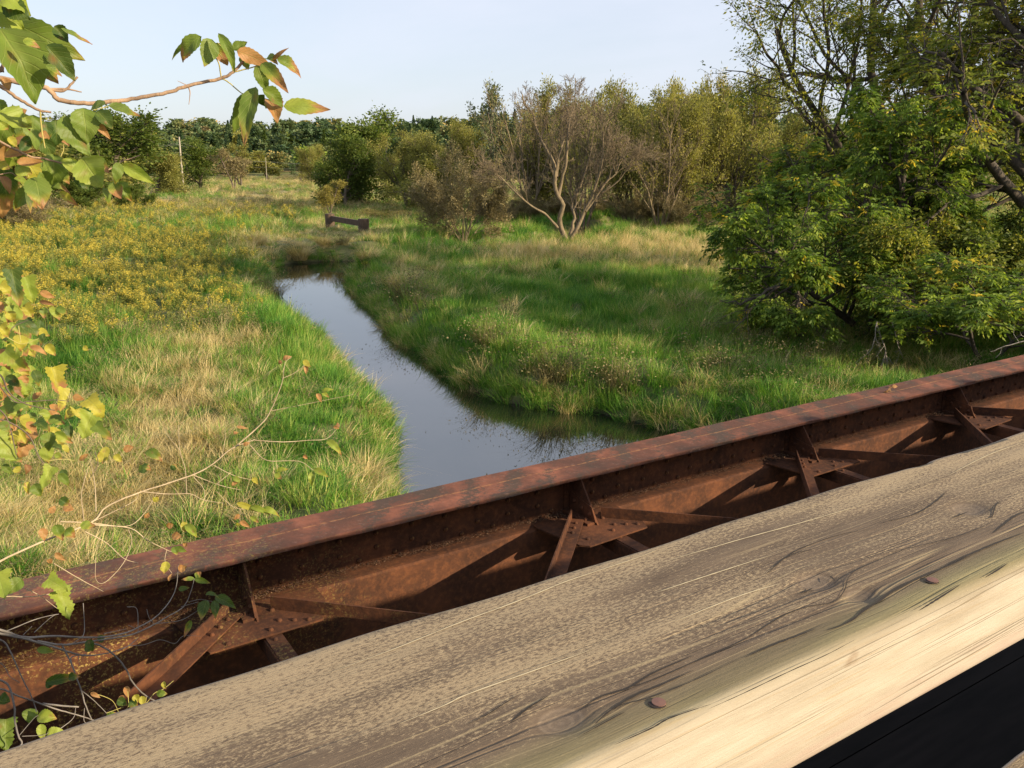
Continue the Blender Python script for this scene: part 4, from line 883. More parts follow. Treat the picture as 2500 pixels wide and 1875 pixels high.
# sample points over the visible meadow
pts = []; sc = []
for r0, r1, dens, s_ in ((5, 14, 42, .9), (14, 24, 30, .95), (24, 38, 15, 1.1), (38, 60, 6.5, 1.4), (60, 110, 1.9, 2.0), (110, 290, .34, 3.2)):
    th = R(46); n = int(th * (r1 ** 2 - r0 ** 2) * dens); rr_ = np.sqrt(rng.uniform(r0 ** 2, r1 ** 2, n)); a = rng.uniform(-th, th, n)
    a = np.where(np.abs(a) > R(37), a * .8, a)
    pts.append(np.stack([rr_ * np.sin(a), rr_ * np.cos(a)], 1)); sc.append(np.full(n, s_))
pts = np.concatenate(pts); sc = np.concatenate(sc)
sdv = river_sd(pts[:, 0], pts[:, 1]); ok = sdv > .03; pts, sc, sdv = pts[ok], sc[ok], sdv[ok]
# keep clear of the bridge
vv = pts @ DV[:2]; ok = vv > 5.0; pts, sc, sdv = pts[ok], sc[ok], sdv[ok]
Z = ground_z(pts[:, 0], pts[:, 1]); P3 = np.stack([pts[:, 0], pts[:, 1], Z], 1); X, Y = to_px(P3); X *= 2212 / 2500; Y *= 2212 / 2500
n = len(P3)
def blob(cx, cy, rx, ry, a=0):
    dx, dy = X - cx, Y - cy; c_, s_ = math.cos(R(a)), math.sin(R(a)); u = (dx * c_ + dy * s_) / rx; v = (-dx * s_ + dy * c_) / ry; return np.exp(-(u * u + v * v))
nzz = vnoise(pts[:, 0] * 1., pts[:, 1] * 1., 3.0); nz2 = vnoise(pts[:, 0] + 30, pts[:, 1] - 9, 1.1)
left = X < 640 + 0 * X
wG = .75 + .35 * nzz
wD = .16 + .30 * np.clip(nz2, 0, 1) + 1.9 * blob(390, 920, 95, 150, 12) + 1.2 * blob(300, 1060, 190, 80) + 1.0 * blob(100, 1150, 170, 90) + 1.3 * blob(560, 545, 90, 38) + 1.0 * blob(640, 555, 60, 30) \
    + .9 * blob(530, 745, 60, 35) + 1.6 * blob(1380, 545, 200, 26) + .9 * blob(1130, 560, 160, 22) + .9 * blob(880, 590, 60, 24) + .9 * blob(760, 520, 90, 30) + .7 * blob(960, 650, 80, 20) + .9 * blob(1520, 560, 120, 25) \
    + .8 * blob(780, 1060, 70, 30) + .8 * blob(620, 395, 120, 6) + 1.5 * blob(600, 430, 140, 12) + .9 * blob(350, 440, 120, 12) + .8 * blob(720, 900, 60, 50) + .45 * blob(450, 1020, 120, 90) + .7 * blob(860, 640, 45, 25)
wY = 1.9 * blob(220, 560, 320, 85) + 1.3 * blob(120, 660, 260, 60) + 1.4 * blob(370, 660, 110, 45) + 1.0 * blob(320, 455, 120, 14) + .6 * blob(420, 560, 100, 50) + .7 * blob(590, 470, 90, 12) + .8 * blob(60, 500, 120, 40)
wY = wY * (.35 + 1.0 * np.clip(nz2 + .45, 0, 1.2)) + .25 * (X < 560) * (Y < 760) * (Y > 440)
wW = .10 + .9 * blob(590, 620, 60, 30) + 1.4 * blob(880, 670, 60, 40) + 1.1 * blob(1050, 790, 60, 24) + 1.2 * blob(1210, 840, 70, 26) + 0.45 * blob(1520, 840, 130, 60) + .2 * blob(1650, 740, 200, 60) + .5 * blob(430, 720, 120, 40) + .7 * blob(1080, 705, 40, 22) + .6 * blob(520, 455, 120, 12) + .9 * blob(640, 386, 80, 5) + .5 * blob(750, 600, 50, 30)
wG = wG + 1.1 * blob(650, 900, 120, 120) + 1.0 * blob(640, 1040, 120, 60) + .9 * blob(620, 700, 70, 30) + 1.5 * blob(1150, 680, 260, 60) + 1.2 * blob(1000, 720, 120, 50) + .9 * blob(950, 560, 120, 20) + 1.0 * blob(380, 425, 150, 9) + .9 * blob(480, 500, 130, 16) + .8 * blob(1300, 480, 140, 20)
wG = wG + .9 * np.exp(-(sdv / 1.3) ** 2)
wD = wD + .38 * (X > 760) * np.clip(nz2 + .25 * nzz, 0, 1.2) + .75 * ss(P3[:, 1], 55, 95) * (.6 + nzz); wW = wW + .35 * ss(P3[:, 1], 55, 95)
far_ = P3[:, 1] > 150; wY = np.where(far_, .1, wY)
Wt = np.clip(np.stack([wG, wD, wY, wW], 1), .01, None) ** 1.6; Wt /= Wt.sum(1, keepdims=True)
u_ = rng.random(n); cls = (u_[:, None] > np.cumsum(Wt, 1)).sum(1); cls = np.clip(cls, 0, 3)
# trampled clear of trunks is unnecessary; tall growth on the banks
bar = np.exp(-(((pts[:, 0] - (at_y(846, 550, 56)[0])) / 3.2) ** 4)) * (P3[:, 1] > 44) * (P3[:, 1] < 60)
hsc = (1 - .72 * bar) * .80 if False else .80 - .18 * np.exp(-(sdv / .7) ** 2) + .18 * nzz
near_mow = np.clip((P3[:, 1] - 6) / 14, .6, 1) * (1 - .62 * bar)
for ci_, (nm, coll, lab, cat, f) in enumerate((('grass', grass_c, None, None, 1.), ('dry_grass', dry_c, None, None, .95), ('goldenrod_plants', rod_c, None, None, .62), ('brown_weeds', weed_c, None, None, .8))):
    k = cls == ci_
    if nm == 'goldenrod_plants': k = k & (rng.random(n) < .62)
    if nm == 'brown_weeds': k = k & (rng.random(n) < .8)
    m_ = int(k.sum()); s3 = np.repeat((sc[k] * f * rng.uniform(.75, 1.25, m_))[:, None], 3, 1); s3[:, 2] *= (hsc[k] * near_mow[k] / np.maximum(1, sc[k] * .62))
    rt = np.stack([rng.normal(0, .12, m_), rng.normal(0, .12, m_), rng.uniform(0, 6.28, m_)], 1)
    scatter(nm, coll, P3[k], s3, rt, rng.integers(0, len(coll.objects), m_))
bp = []
for L0 in (LB[3:], RB[1:-1]):
    A = np.array(L0, float)
    for a, b_ in zip(A[:-1], A[1:]):
        ln = np.linalg.norm(b_ - a); k_ = int(ln * (26 if a[1] < 34 else 14)); t_ = rng.random((k_, 1)); bp.append(a + (b_ - a) * t_ + rng.normal(0, .22, (k_, 2)))
bp = np.concatenate(bp); bp = bp[(bp @ DV[:2] > 5.5) & (bp[:, 1] < 60)]; sb = river_sd(bp[:, 0], bp[:, 1]); bp = bp[sb > -.14]; sb = sb[sb > -.14]
e_ = .15; gxn = river_sd(bp[:, 0] + e_, bp[:, 1]) - river_sd(bp[:, 0] - e_, bp[:, 1]); gyn = river_sd(bp[:, 0], bp[:, 1] + e_) - river_sd(bp[:, 0], bp[:, 1] - e_); gl = np.hypot(gxn, gyn) + 1e-6
tl = rng.uniform(.0, .7, len(bp)); rt = np.stack([gyn / gl * tl, -gxn / gl * tl, rng.uniform(-.4, .4, len(bp))], 1)
zb_ = np.maximum(ground_z(bp[:, 0], bp[:, 1]), -5.02) ; kk = rng.uniform(.45, 1.1, len(bp)); isd = rng.random(len(bp)) < .16 + .2 * (vnoise(bp[:, 0], bp[:, 1], 2.2) > .25)
for nm, cl_, q in (('bank_grass', grass_c, ~isd), ('dry_bank_grass', dry_c, isd)):
    scatter(nm, cl_, np.c_[bp[q], zb_[q]], np.repeat(kk[q][:, None], 3, 1) * [.9, .9, .85], rt[q], rng.integers(0, 3, int(q.sum())))
# individual big tussocks along the banks
TUS = [(648, 555, 1.25, 'd', 'big straw coloured tussock on the bank at the creek bend'), (560, 545, 1.1, 'd', 'straw tussock left of the biggest one at the bend'), (700, 548, .9, 'd', 'small straw tussock between the bend and the pipe barrier'), (740, 545, .9, 'w', 'brown tussock in the notch where the creek bends'), (795, 590, 1.0, 'd', 'pale tussock on the tip of the right bank'), (880, 670, 1.15, 'w', 'dark brown weed clump overhanging the right bank'), (860, 640, .9, 'd', 'straw clump behind the dark overhanging weeds'), (1055, 785, .8, 'w', 'brown clump in the green right bank'), (1200, 838, .9, 'w', 'matted brown tussock at the lowest part of the right bank'), (590, 625, .95, 'w', 'brown clump on the left bank below the bend'), (1075, 715, .6, 'd', 'small straw tuft alone in the green meadow'), (780, 1055, .7, 'd', 'flattened straw tuft beside the girder'), (1340, 850, .8, 'w', 'reddish brown clump near the girder on the right bank')]
r = np.random.default_rng(5); TP = {}
TP['d'] = blades(420, .22, .95, .011, 1.05, r, (.25, 1), .9, segs=4); TP['w'] = (lambda a, b_: (np.concatenate([a[0], b_[0]]), np.concatenate([a[1], b_[1] + len(a[0])]) if a[1].shape[1] == b_[1].shape[1] else None, np.concatenate([a[2], b_[2]])))(blades(300, .25, .95, .009, .9, r, (.1, .9), .7, segs=4), leaves(np.stack([r.normal(0, .4, 400), r.normal(0, .4, 400), r.uniform(.25, .95, 400)], 1), .05, None, r.uniform(.3, 1, 400), r, .5))
TM = {k: mesh_obj('tussock_mesh', v[0], v[1], M['dry' if k == 'd' else 'weed'], link=False, attrs={'tint': v[2]}).data for k, v in TP.items()}
for x, y, s_, k, lb in TUS:
    rr_ = ray(x * 2500 / 2212, y * 2500 / 2212); p = rr_ * (-4.7 / rr_[2]); z = float(ground_z(np.array([p[0]]), np.array([p[1]]))[0])
    sd1 = float(river_sd(np.array([p[0]]), np.array([p[1]]))[0])
    o = bpy.data.objects.new('grass_tussock', TM[k]); col.objects.link(o); o.location = (p[0], p[1], max(z, -5) - .05); o.scale = (s_ * 1.3, s_ * 1.3, s_ * 1.15); o.rotation_euler = (0, 0, x); tag(o, lb, 'tussock', 'tussocks along the creek banks')

# ------------------------------------------------------------------ far wood on the hillside
proto('far', 1); proto('far', 2); proto('far', 3); proto('conifer', 1)
def merged(key, name):
    V, Fq, T = PROTO[key][1]; return mesh_obj(name, V, Fq, M['lf_far'], link=False, attrs={'tint': T * .8})
far_c = hidden_coll('far_protos', [merged(('far', 1), 'far_tree'), merged(('far', 2), 'far_tree'), merged(('far', 3), 'far_tree'), merged(('conifer', 1), 'far_conifer')])
n = 1150; yy = rng.uniform(266, 440, n); xx = rng.uniform(-.78, .6, n) * yy; zz = ground_z(xx, yy) - .5
hs = np.where(yy < 285, rng.uniform(.5, .85, n), rng.uniform(.55, 1.45, n)); s3 = np.stack([hs * rng.uniform(1.1, 1.7, n), hs * rng.uniform(1.1, 1.7, n), hs * 1.0], 1)
pk = rng.choice([0, 1, 2, 0, 1, 2, 0, 1, 2, 0, 1, 2, 0, 1, 2, 0, 1, 2, 3], n); s3[pk == 3, :2] *= 1.2
scatter('hillside_wood', far_c, np.stack([xx, yy, zz], 1), s3, np.stack([0 * xx, 0 * xx, rng.uniform(0, 6.28, n)], 1), pk)
for i, (cx, D, top, hw, kd, sd_, mt, lb) in enumerate([(345, 330, 318, 36, 'far', 1, 'lf_dark', 'dark crowned hill tree left of the gap in the skyline'), (408, 330, 322, 28, 'far', 2, 'lf_yel', 'yellow tinged hill tree on the skyline'), (503, 340, 302, 32, 'far', 3, 'lf_silver', 'highest grey green tree on the hill skyline'), (540, 330, 308, 28, 'far', 1, 'lf_tan', 'brownish tree beside the highest one on the hill'), (600, 320, 322, 34, 'far', 2, 'lf_willow', 'pale green hill tree behind the hanging leaves'), (664, 320, 318, 30, 'conifer', 1, 'lf_dark', 'pointed conifer sticking out of the hill skyline'), (805, 310, 318, 32, 'conifer', 1, 'lf_dark', 'pointed conifer beside the tall dark tree'), (740, 330, 318, 34, 'far', 3, 'lf_dark', 'rounded dark tree on the hill above the bright green one')]):
    put_tree('hill_tree', kd, sd_, mt, cx, D, top, hw, lb, 'tree', 'trees on the hill skyline')

# ------------------------------------------------------------------ foreground branches and leaves
def leafmat():
    m = Mat('near_leaf', .5); m.b.inputs['Specular IOR Level'].default_value = .35
    c = m.attr('lcol', 1); uv = N(m.nt, 'ShaderNodeSeparateXYZ'); m.L(m.attr('luv', 1), uv.inputs[0])
    t, s = uv.outputs[0], uv.outputs[1]; ab = m.math('ABSOLUTE', s)
    ve = m.math('SINE', m.math('MULTIPLY', m.math('SUBTRACT', t, m.math('MULTIPLY', ab, .28)), 46)); vm = m.ramp(ve, [(.80, 0), (.98, .5)]); mid = m.ramp(ab, [(.02, .8), (.07, 0)])
    vv = m.math('MAXIMUM', vm, mid)
    c = m.mix(m.math('MULTIPLY', vv, .40), c, (.38, .42, .12))
    nn = m.noise(m.co.outputs['Object'], 55, 5); c = m.mix(m.ramp(nn, [(.35, .5), (.6, 0)]), c, m.mix(.5, c, (.10, .09, .02)))
    m.col(c); m.bump(m.math('ADD', m.math('MULTIPLY', vv, -1), nn), .5, .0015)
    tr = N(m.nt, 'ShaderNodeBsdfTranslucent'); ms = N(m.nt, 'ShaderNodeMixShader'); ms.inputs[0].default_value = .42
    m.L(m.mix(1., c, (1, 1.0, .4), 'MULTIPLY'), tr.inputs[0]); m.L(m.b.outputs[0], ms.inputs[1]); m.L(tr.outputs[0], ms.inputs[2]); m.L(ms.outputs[0], m.out.inputs[0]); return m.m
M['leaf'] = leafmat()
KC = {'g': ((.13, .20, .028), (.17, .24, .035)), 'l': ((.25, .33, .045), (.32, .38, .055)), 'd': ((.05, .10, .02), (.08, .13, .022)), 'y': ((.42, .38, .045), (.46, .42, .06)), 'o': ((.42, .20, .07), (.50, .27, .11)), 'b': ((.22, .10, .045), (.34, .17, .08))}
BRN = np.array((.40, .19, .085)); YEL = np.array((.42, .36, .05))
class Leaves:
    def __init__(s, seed): s.V = []; s.F = []; s.C = []; s.U = []; s.n = 0; s.r = np.random.default_rng(seed)
    def add(s, a, b, w_, kind='g', shape='e', tipb=None):
        w_ = w_ * 1.1
        r = s.r; a = np.asarray(a, float); b = np.asarray(b, float); d = b - a; Ln = np.linalg.norm(d); d /= Ln
        view = (a + b) / 2; view = -view / np.linalg.norm(view); nrm_ = view * 1.25 + r.normal(0, .36, 3) + np.array([.15, -.1, .35]); nrm_ -= d * (nrm_ @ d); nrm_ /= np.linalg.norm(nrm_); c = np.cross(d, nrm_)
        mt, msd = 17, 7; fold = r.uniform(.0, .85); bend = r.uniform(-.05, .30) * Ln; curl = r.uniform(-.5, 1.4) * w_; ph = r.uniform(0, 6)
        c0, c1 = map(np.array, KC[kind]); tb = (r.uniform(.62, 1.1) if kind in 'gld' else (.85 if kind == 'y' else 2)) if tipb is None else tipb
        off = r.uniform(-.5, .5)
        spot = (r.uniform(.2, .8), r.uniform(-.8, .8), r.uniform(.05, .16)) if r.random() < .5 else None
        for i in range(mt):
            t = i / (mt - 1)
            if shape == 'e': pw = math.sin(math.pi * min(1, t ** .72 * 1.0)) ** .85 * (1 - .25 * t)
            else: pw = .78 * (math.sin(math.pi * min(1, (t * .93 + .07) ** .55)) ** .6) * (1 + .22 * math.sin(t * 9 + 1))
            pw = max(pw, .01)
            for j in range(msd):
                q = (j / (msd - 1)) * 2 - 1; e = 1.0
                if abs(q) > .99: e = 1 + (.05 if i % 2 else -.04) * (2.6 if shape == 'p' else 1)
                x_ = q * w_ * .5 * pw * e
                p = a + d * (Ln * (t - (.06 * abs(q) * (shape == 'p')))) + c * x_ + nrm_ * (fold * abs(x_) + bend * 4 * t * (1 - t) + curl * t ** 3 * .5 + .035 * w_ * math.sin(t * 14 + q * 3 + ph)) + np.array([0, 0, -1]) * .10 * Ln * t * t
                s.V.append(p); s.U.append((t, q, 0))
                k = np.clip((t + .12 * abs(q) + .10 * math.sin(q * 5 + ph) - tb) / .12, 0, 1); cc = c0 + (c1 - c0) * (.5 + .5 * math.sin(t * 4 + q * 2 + ph))
                ky = np.clip((t + .12 * abs(q) - tb + .18) / .2, 0, 1); cc = cc * (1 - .7 * ky) + YEL * .7 * ky; cc = cc * (1 - k) + BRN * k
                if spot: ks = math.exp(-(((t - spot[0]) * 1.5) ** 2 + ((q - spot[1]) * .5) ** 2) / spot[2] ** 2); cc = cc * (1 - .85 * ks) + np.array((.24, .11, .045)) * .85 * ks
                s.C.append(cc)
        for i in range(mt - 1):
            for j in range(msd - 1):
                k = s.n + i * msd + j; s.F.append((k, k + 1, k + msd + 1, k + msd))
        s.n += mt * msd
    def build(s, root, name='leaves'):
        o0 = np.array(root.location)
        return mesh_obj(name, np.array(s.V) - o0, np.array(s.F), M['leaf'], root, True, attrs={'lcol': np.array(s.C), 'luv': np.array(s.U)})
M['stem1'] = bark('brown_young_branch', (.17, .11, .07), (.42, .28, .17)); M['petiole'] = bark('pale_petiole', (.30, .26, .07), (.46, .40, .13))
M['twig_w'] = bark('pale_dry_twig', (.24, .18, .11), (.50, .40, .26)); M['twig_g'] = bark('dark_grey_twig', (.09, .08, .07), (.26, .23, .2))
def branch(name, label, lines, depth, mat='stem1', pet=(), cat='branch', seed=1):
    """lines: (pixels, r0, r1); depth(x, y) -> point"""
    o0 = depth(*lines[0][0][0]); root = empty(name, tuple(o0)); tag(root, label, cat, 'leafy branches reaching in from the left'); rr = np.random.default_rng(seed)
    def tb(ls, nm, mt):
        pol = []
        for px, r0, r1 in ls:
            P = smooth_poly([depth(x, y) for x, y in px], 5) - o0; rad = np.linspace(r0, r1, len(P)); rad *= .66 * (1 + .02 * rr.normal(0, 1, len(P)).clip(-1, 1.6)); P[1:-1] += rr.normal(0, r0 * .07, (len(P) - 2, 3)); pol.append((P, rad))
        V, Fq = tubes(pol, 8); return mesh_obj(nm, V, Fq, M[mt], root, True)
    for i, l_ in enumerate(lines): tb([l_], 'stem' if i == 0 else 'side_twig', mat)
    for l_ in pet: tb([l_], 'petiole', 'petiole')
    return root
ca = lambda x, y: (x * .3375, y * .3375); cb = lambda x, y: (400 + x * .1899, 60 + y * .1899); cc_ = lambda x, y: (x * .3617, 640 + y * .3617); cd = lambda x, y: (x * .2984, 1380 + y * .2984); c1 = lambda x, y: (x * .4069, y * .4069)
def put_leaves(root, lst, cv, dfun, wpx, seed, shape='e'):
    Ls = Leaves(seed)
    for it in lst:
        (x0, y0), (x1, y1), w_, k = it[:4]; D0 = dfun() ; D1 = D0 + Ls.r.uniform(-.02, .03)
        a = cv(x0, y0); b_ = cv(x1, y1); A = at_d(*a, D0); B = at_d(*b_, D1); Ls.add(A, B, w_ * wpx / F * D0, k, shape, it[4] if len(it) > 4 else None)
    return Ls.build(root)
# 1 the branch that reaches far out over the sky
D1_ = lambda x, y: at_d(x, y, 1.25 + .0000 * x)
br1 = branch('leafy_branch', 'slender brown branch with drooping green and browned leaf clusters against the sky', [([(-60, 190)] + [c1(*p) for p in ((0, 470), (100, 490), (280, 530), (340, 590), (420, 612), (560, 620), (700, 605), (850, 585), (1000, 555), (1130, 515), (1320, 470), (1400, 430), (1460, 370))], .0052, .0028), ([c1(*p) for p in ((290, 535), (380, 545), (430, 500), (465, 460))], .003, .0018), ([c1(*p) for p in ((300, 535), (400, 535), (490, 552))], .0025, .001), ([c1(1130, 515), c1(1140, 560), c1(1133, 628)], .0014, .0005), ([c1(1130, 515), c1(1065, 485)], .001, .0004)],
    D1_, 'stem1', [([cb(735, 690), cb(830, 740), cb(1000, 880), cb(1080, 900)], .0014, .0009), ([cb(735, 670), cb(700, 480), cb(600, 330), cb(620, 200)], .0014, .0008), ([cb(890, 600), cb(830, 380), cb(690, 230)], .0013, .0007), ([cb(900, 610), cb(1170, 540), cb(1290, 490)], .0014, .0008), ([cb(1300, 950), cb(1450, 1010), cb(1540, 1040)], .0008, .0006), ([c1(700, 612), c1(640, 640), c1(560, 660)], .001, .0007)], seed=2)
Lf = [((480, 150), (220, 440), 190, 'g', .7), ((620, 190), (470, 490), 220, 'g'), ((470, 160), (95, 410), 70, 'g'), ((700, 110), (885, 570), 120, 'g', 1.2), ((640, 230), (740, 450), 190, 'g', .45), ((890, 330), (1075, 210), 120, 'g', 1.1), ((940, 340), (1360, 480), 170, 'o'), ((1000, 390), (1090, 560), 140, 'g', 1.2), ((1400, 470), (1620, 265), 50, 'b'), ((1450, 440), (1775, 625), 170, 'g', .6), ((1200, 500), (1340, 830), 160, 'g', 1.2), ((1250, 500), (1600, 885), 170, 'g', .55), ((1050, 885), (875, 1330), 190, 'g', 1.1), ((1065, 900), (965, 1160), 130, 'd', 1.2), ((1180, 800), (1115, 1520), 225, 'g', .85), ((1270, 830), (1535, 1030), 180, 'g', 1.2), ((1330, 960), (1440, 1290), 240, 'o'), ((1540, 1050), (2110, 1070), 200, 'l', .68), ((1290, 900), (1300, 1070), 160, 'd', 1.2), ((1320, 440), (1480, 540), 120, 'g', .7)]
Ls = Leaves(12)
for it in Lf:
    d0 = 1.25 + Ls.r.uniform(-.03, .03); Ls.add(at_d(*cb(*it[0]), d0), at_d(*cb(*it[1]), d0 + Ls.r.uniform(-.02, .02)), it[2] * .1899 / F * 1.25, it[3], 'e', it[4] if len(it) > 4 else None)
for it in [((780, 765), (985, 875), 95, 'g', .85), ((700, 800), (800, 930), 95, 'd'), ((680, 870), (800, 995), 50, 'o'), ((760, 735), (660, 795), 50, 'd', 1.2), ((600, 780), (622, 1020), 170, 'g', 1.2), ((450, 840), (610, 1115), 190, 'g', 1.2)]:
    d0 = 1.2; Ls.add(at_d(*ca(*it[0]), d0), at_d(*ca(*it[1]), d0), it[2] * .3375 / F * d0, it[3], 'e', it[4] if len(it) > 4 else None)
Ls.build(br1)
# 2 big soft leaves in the top left corner
D2_ = lambda x, y: at_d(x, y, .95)
br2 = branch('leafy_branch', 'branch with the largest green leaves in the top left corner', [([(-80, 60), ca(0, 500), ca(20, 470), ca(110, 300), ca(100, 180)], .003, .0015), ([(-60, 180), ca(0, 620), ca(110, 700), ca(220, 765), ca(290, 800), ca(370, 812)], .0030, .0014)], D2_, pet=[([ca(290, 800), ca(300, 930), ca(325, 1070)], .0013, .0008), ([ca(100, 180), ca(60, 60), ca(-30, -30)], .002, .001)], seed=3)
Ls = Leaves(13)
for it in [((110, 170), (610, 388), 170, 'g', 1.0), ((330, 325), (535, 565), 140, 'd', 1.1), ((-60, -30), (225, 70), 200, 'l', 1.2), ((20, 10), (215, 130), 140, 'd', 1.2), ((-60, 70), (170, 190), 190, 'l', 1.2), ((-20, 200), (205, 710), 280, 'g', 1.2), ((70, 230), (200, 490), 120, 'b'), ((185, 395), (235, 600), 130, 'g', 1.1), ((275, 440), (385, 605), 110, 'g', .8), ((320, 448), (505, 543), 60, 'o'), ((395, 185), (490, 298), 85, 'd', 1.2), ((440, 205), (665, 302), 80, 'g', .65), ((165, 290), (285, 350), 55, 'l'), ((330, 470), (440, 555), 50, 'g'), ((150, 240), (350, 395), 70, 'g', 1.2), ((20, 560), (50, 650), 60, 'o')]:
    d0 = .9 + Ls.r.uniform(-.05, .05); Ls.add(at_d(*ca(*it[0]), d0), at_d(*ca(*it[1]), d0), it[2] * .3375 / F * d0, it[3], 'e', it[4] if len(it) > 4 else None)
Ls.build(br2)
# 3 left middle cluster
D3_ = lambda x, y: at_d(x, y, 1.45)
br3 = branch('leafy_branch', 'branch of mixed green and rust leaves hanging below the sky at left', [([(-60, 310), ca(0, 1025), ca(130, 1090), ca(230, 1135), ca(330, 1150), ca(520, 1200), ca(720, 1240), ca(800, 1220), ca(880, 1170), ca(1010, 1125)], .0028, .0010), ([(-50, 440), ca(60, 1250), ca(120, 1275), ca(200, 1280)], .0012, .0008)], D3_, pet=[([ca(205, 1280), ca(205, 1200), ca(195, 1130)], .0012, .0008), ([ca(440, 1130), ca(460, 1080), ca(455, 1040)], .0012, .0008), ([ca(640, 1275), ca(740, 1330), ca(750, 1380)], .001, .0007)], seed=4)
Ls = Leaves(14)
for it in [((-20, 720), (85, 840), 100, 'g'), ((-10, 810), (190, 960), 190, 'l', 1.2), ((240, 830), (240, 1060), 130, 'g', 1.2), ((400, 870), (400, 1045), 110, 'd', 1.2), ((470, 850), (540, 980), 90, 'g'), ((390, 1115), (385, 1355), 150, 'g', 1.2), ((510, 1140), (505, 1250), 110, 'l', 1.1), ((590, 1140), (745, 1330), 200, 'l', 1.2), ((560, 1240), (650, 1375), 100, 'd', 1.2), ((690, 1130), (785, 1245), 65, 'g'), ((860, 1175), (830, 1320), 70, 'g'), ((880, 1195), (1120, 1310), 85, 'l', 1.1), ((810, 1320), (870, 1430), 90, 'g', .5), ((860, 1310), (955, 1440), 90, 'g', .9), ((750, 1355), (785, 1475), 60, 'g'), ((440, 1230), (500, 1325), 60, 'g'), ((250, 1280), (290, 1495), 150, 'g', .75), ((225, 1290), (205, 1520), 60, 'd'), ((370, 1355), (512, 1388), 50, 'g', .6), ((430, 1388), (562, 1478), 50, 'y', .6), ((30, 1135), (285, 1065), 60, 'o'), ((120, 1175), (315, 1155), 55, 'o'), ((90, 1045), (190, 975), 40, 'b'), ((-10, 1180), (65, 1225), 60, 'y'), ((5, 1270), (55, 1395), 60, 'b'), ((280, 970), (350, 1010), 60, 'o'), ((110, 1200), (230, 1250), 100, 'l'), ((0, 880), (60, 930), 90, 'l'), ((180, 830), (215, 940), 50, 'l'), ((150, 1010), (240, 1060), 100, 'd'), ((900, 1190), (960, 1280), 70, 'd'), ((330, 880), (350, 1000), 70, 'd'), ((100, 1290), (210, 1340), 40, 'l'), ((60, 990), (120, 1060), 50, 'y')]:
    d0 = 1.42 + Ls.r.uniform(-.12, .1); Ls.add(at_d(*ca(*it[0]), d0), at_d(*ca(*it[1]), d0), it[2] * .3375 / F * d0, it[3], 'e', it[4] if len(it) > 4 else None)
for i in range(46):
    r_ = Ls.r; x = abs(r_.normal(0, 150)); y = r_.uniform(780, 1420) ; w9 = r_.uniform(50, 120); ln = r_.uniform(90, 190); an = r_.uniform(-.9, .9); d0 = r_.uniform(1.5, 1.9)
    Ls.add(at_d(*ca(x, y), d0), at_d(*ca(x + ln * math.sin(an), y + ln * math.cos(an)), d0 + .03), w9 * .3375 / F * d0, r_.choice(list('gglldyo')), 'e')
Ls.build(br3)
# 4 grape-like leaves lower left
D4_ = lambda x, y: at_d(x, y, 2.1)
br4 = branch('vine_branch', 'yellow green vine with broad toothed leaves along the left edge', [([(-60, 900), cc_(0, 760), cc_(60, 880), cc_(180, 960), cc_(370, 1000)], .0034, .0015), ([(-60, 960), cc_(0, 1000), cc_(60, 1090), cc_(110, 1300)], .003, .0015), ([(-60, 1010), cc_(60, 1080), cc_(200, 1180), cc_(270, 1330), cc_(350, 1400)], .003, .0012), ([(-60, 860), cc_(70, 920), cc_(200, 940), cc_(370, 930), cc_(470, 940)], .0022, .001), ([(-40, 700), cc_(10, 490), cc_(100, 430), cc_(190, 390)], .0022, .001), ([cc_(640, 700 + 580), cc_(660, 1360), cc_(600, 1480)], .0016, .0009)], D4_, 'bark', pet=[([cc_(20, 490), cc_(130, 550), cc_(200, 540), cc_(270, 510)], .0012, .0008), ([cc_(125, 430), cc_(140, 540)], .0014, .001), ([cc_(330, 1340), cc_(420, 1330), cc_(500, 1340)], .0012, .0009)], seed=5)
Ls = Leaves(15)
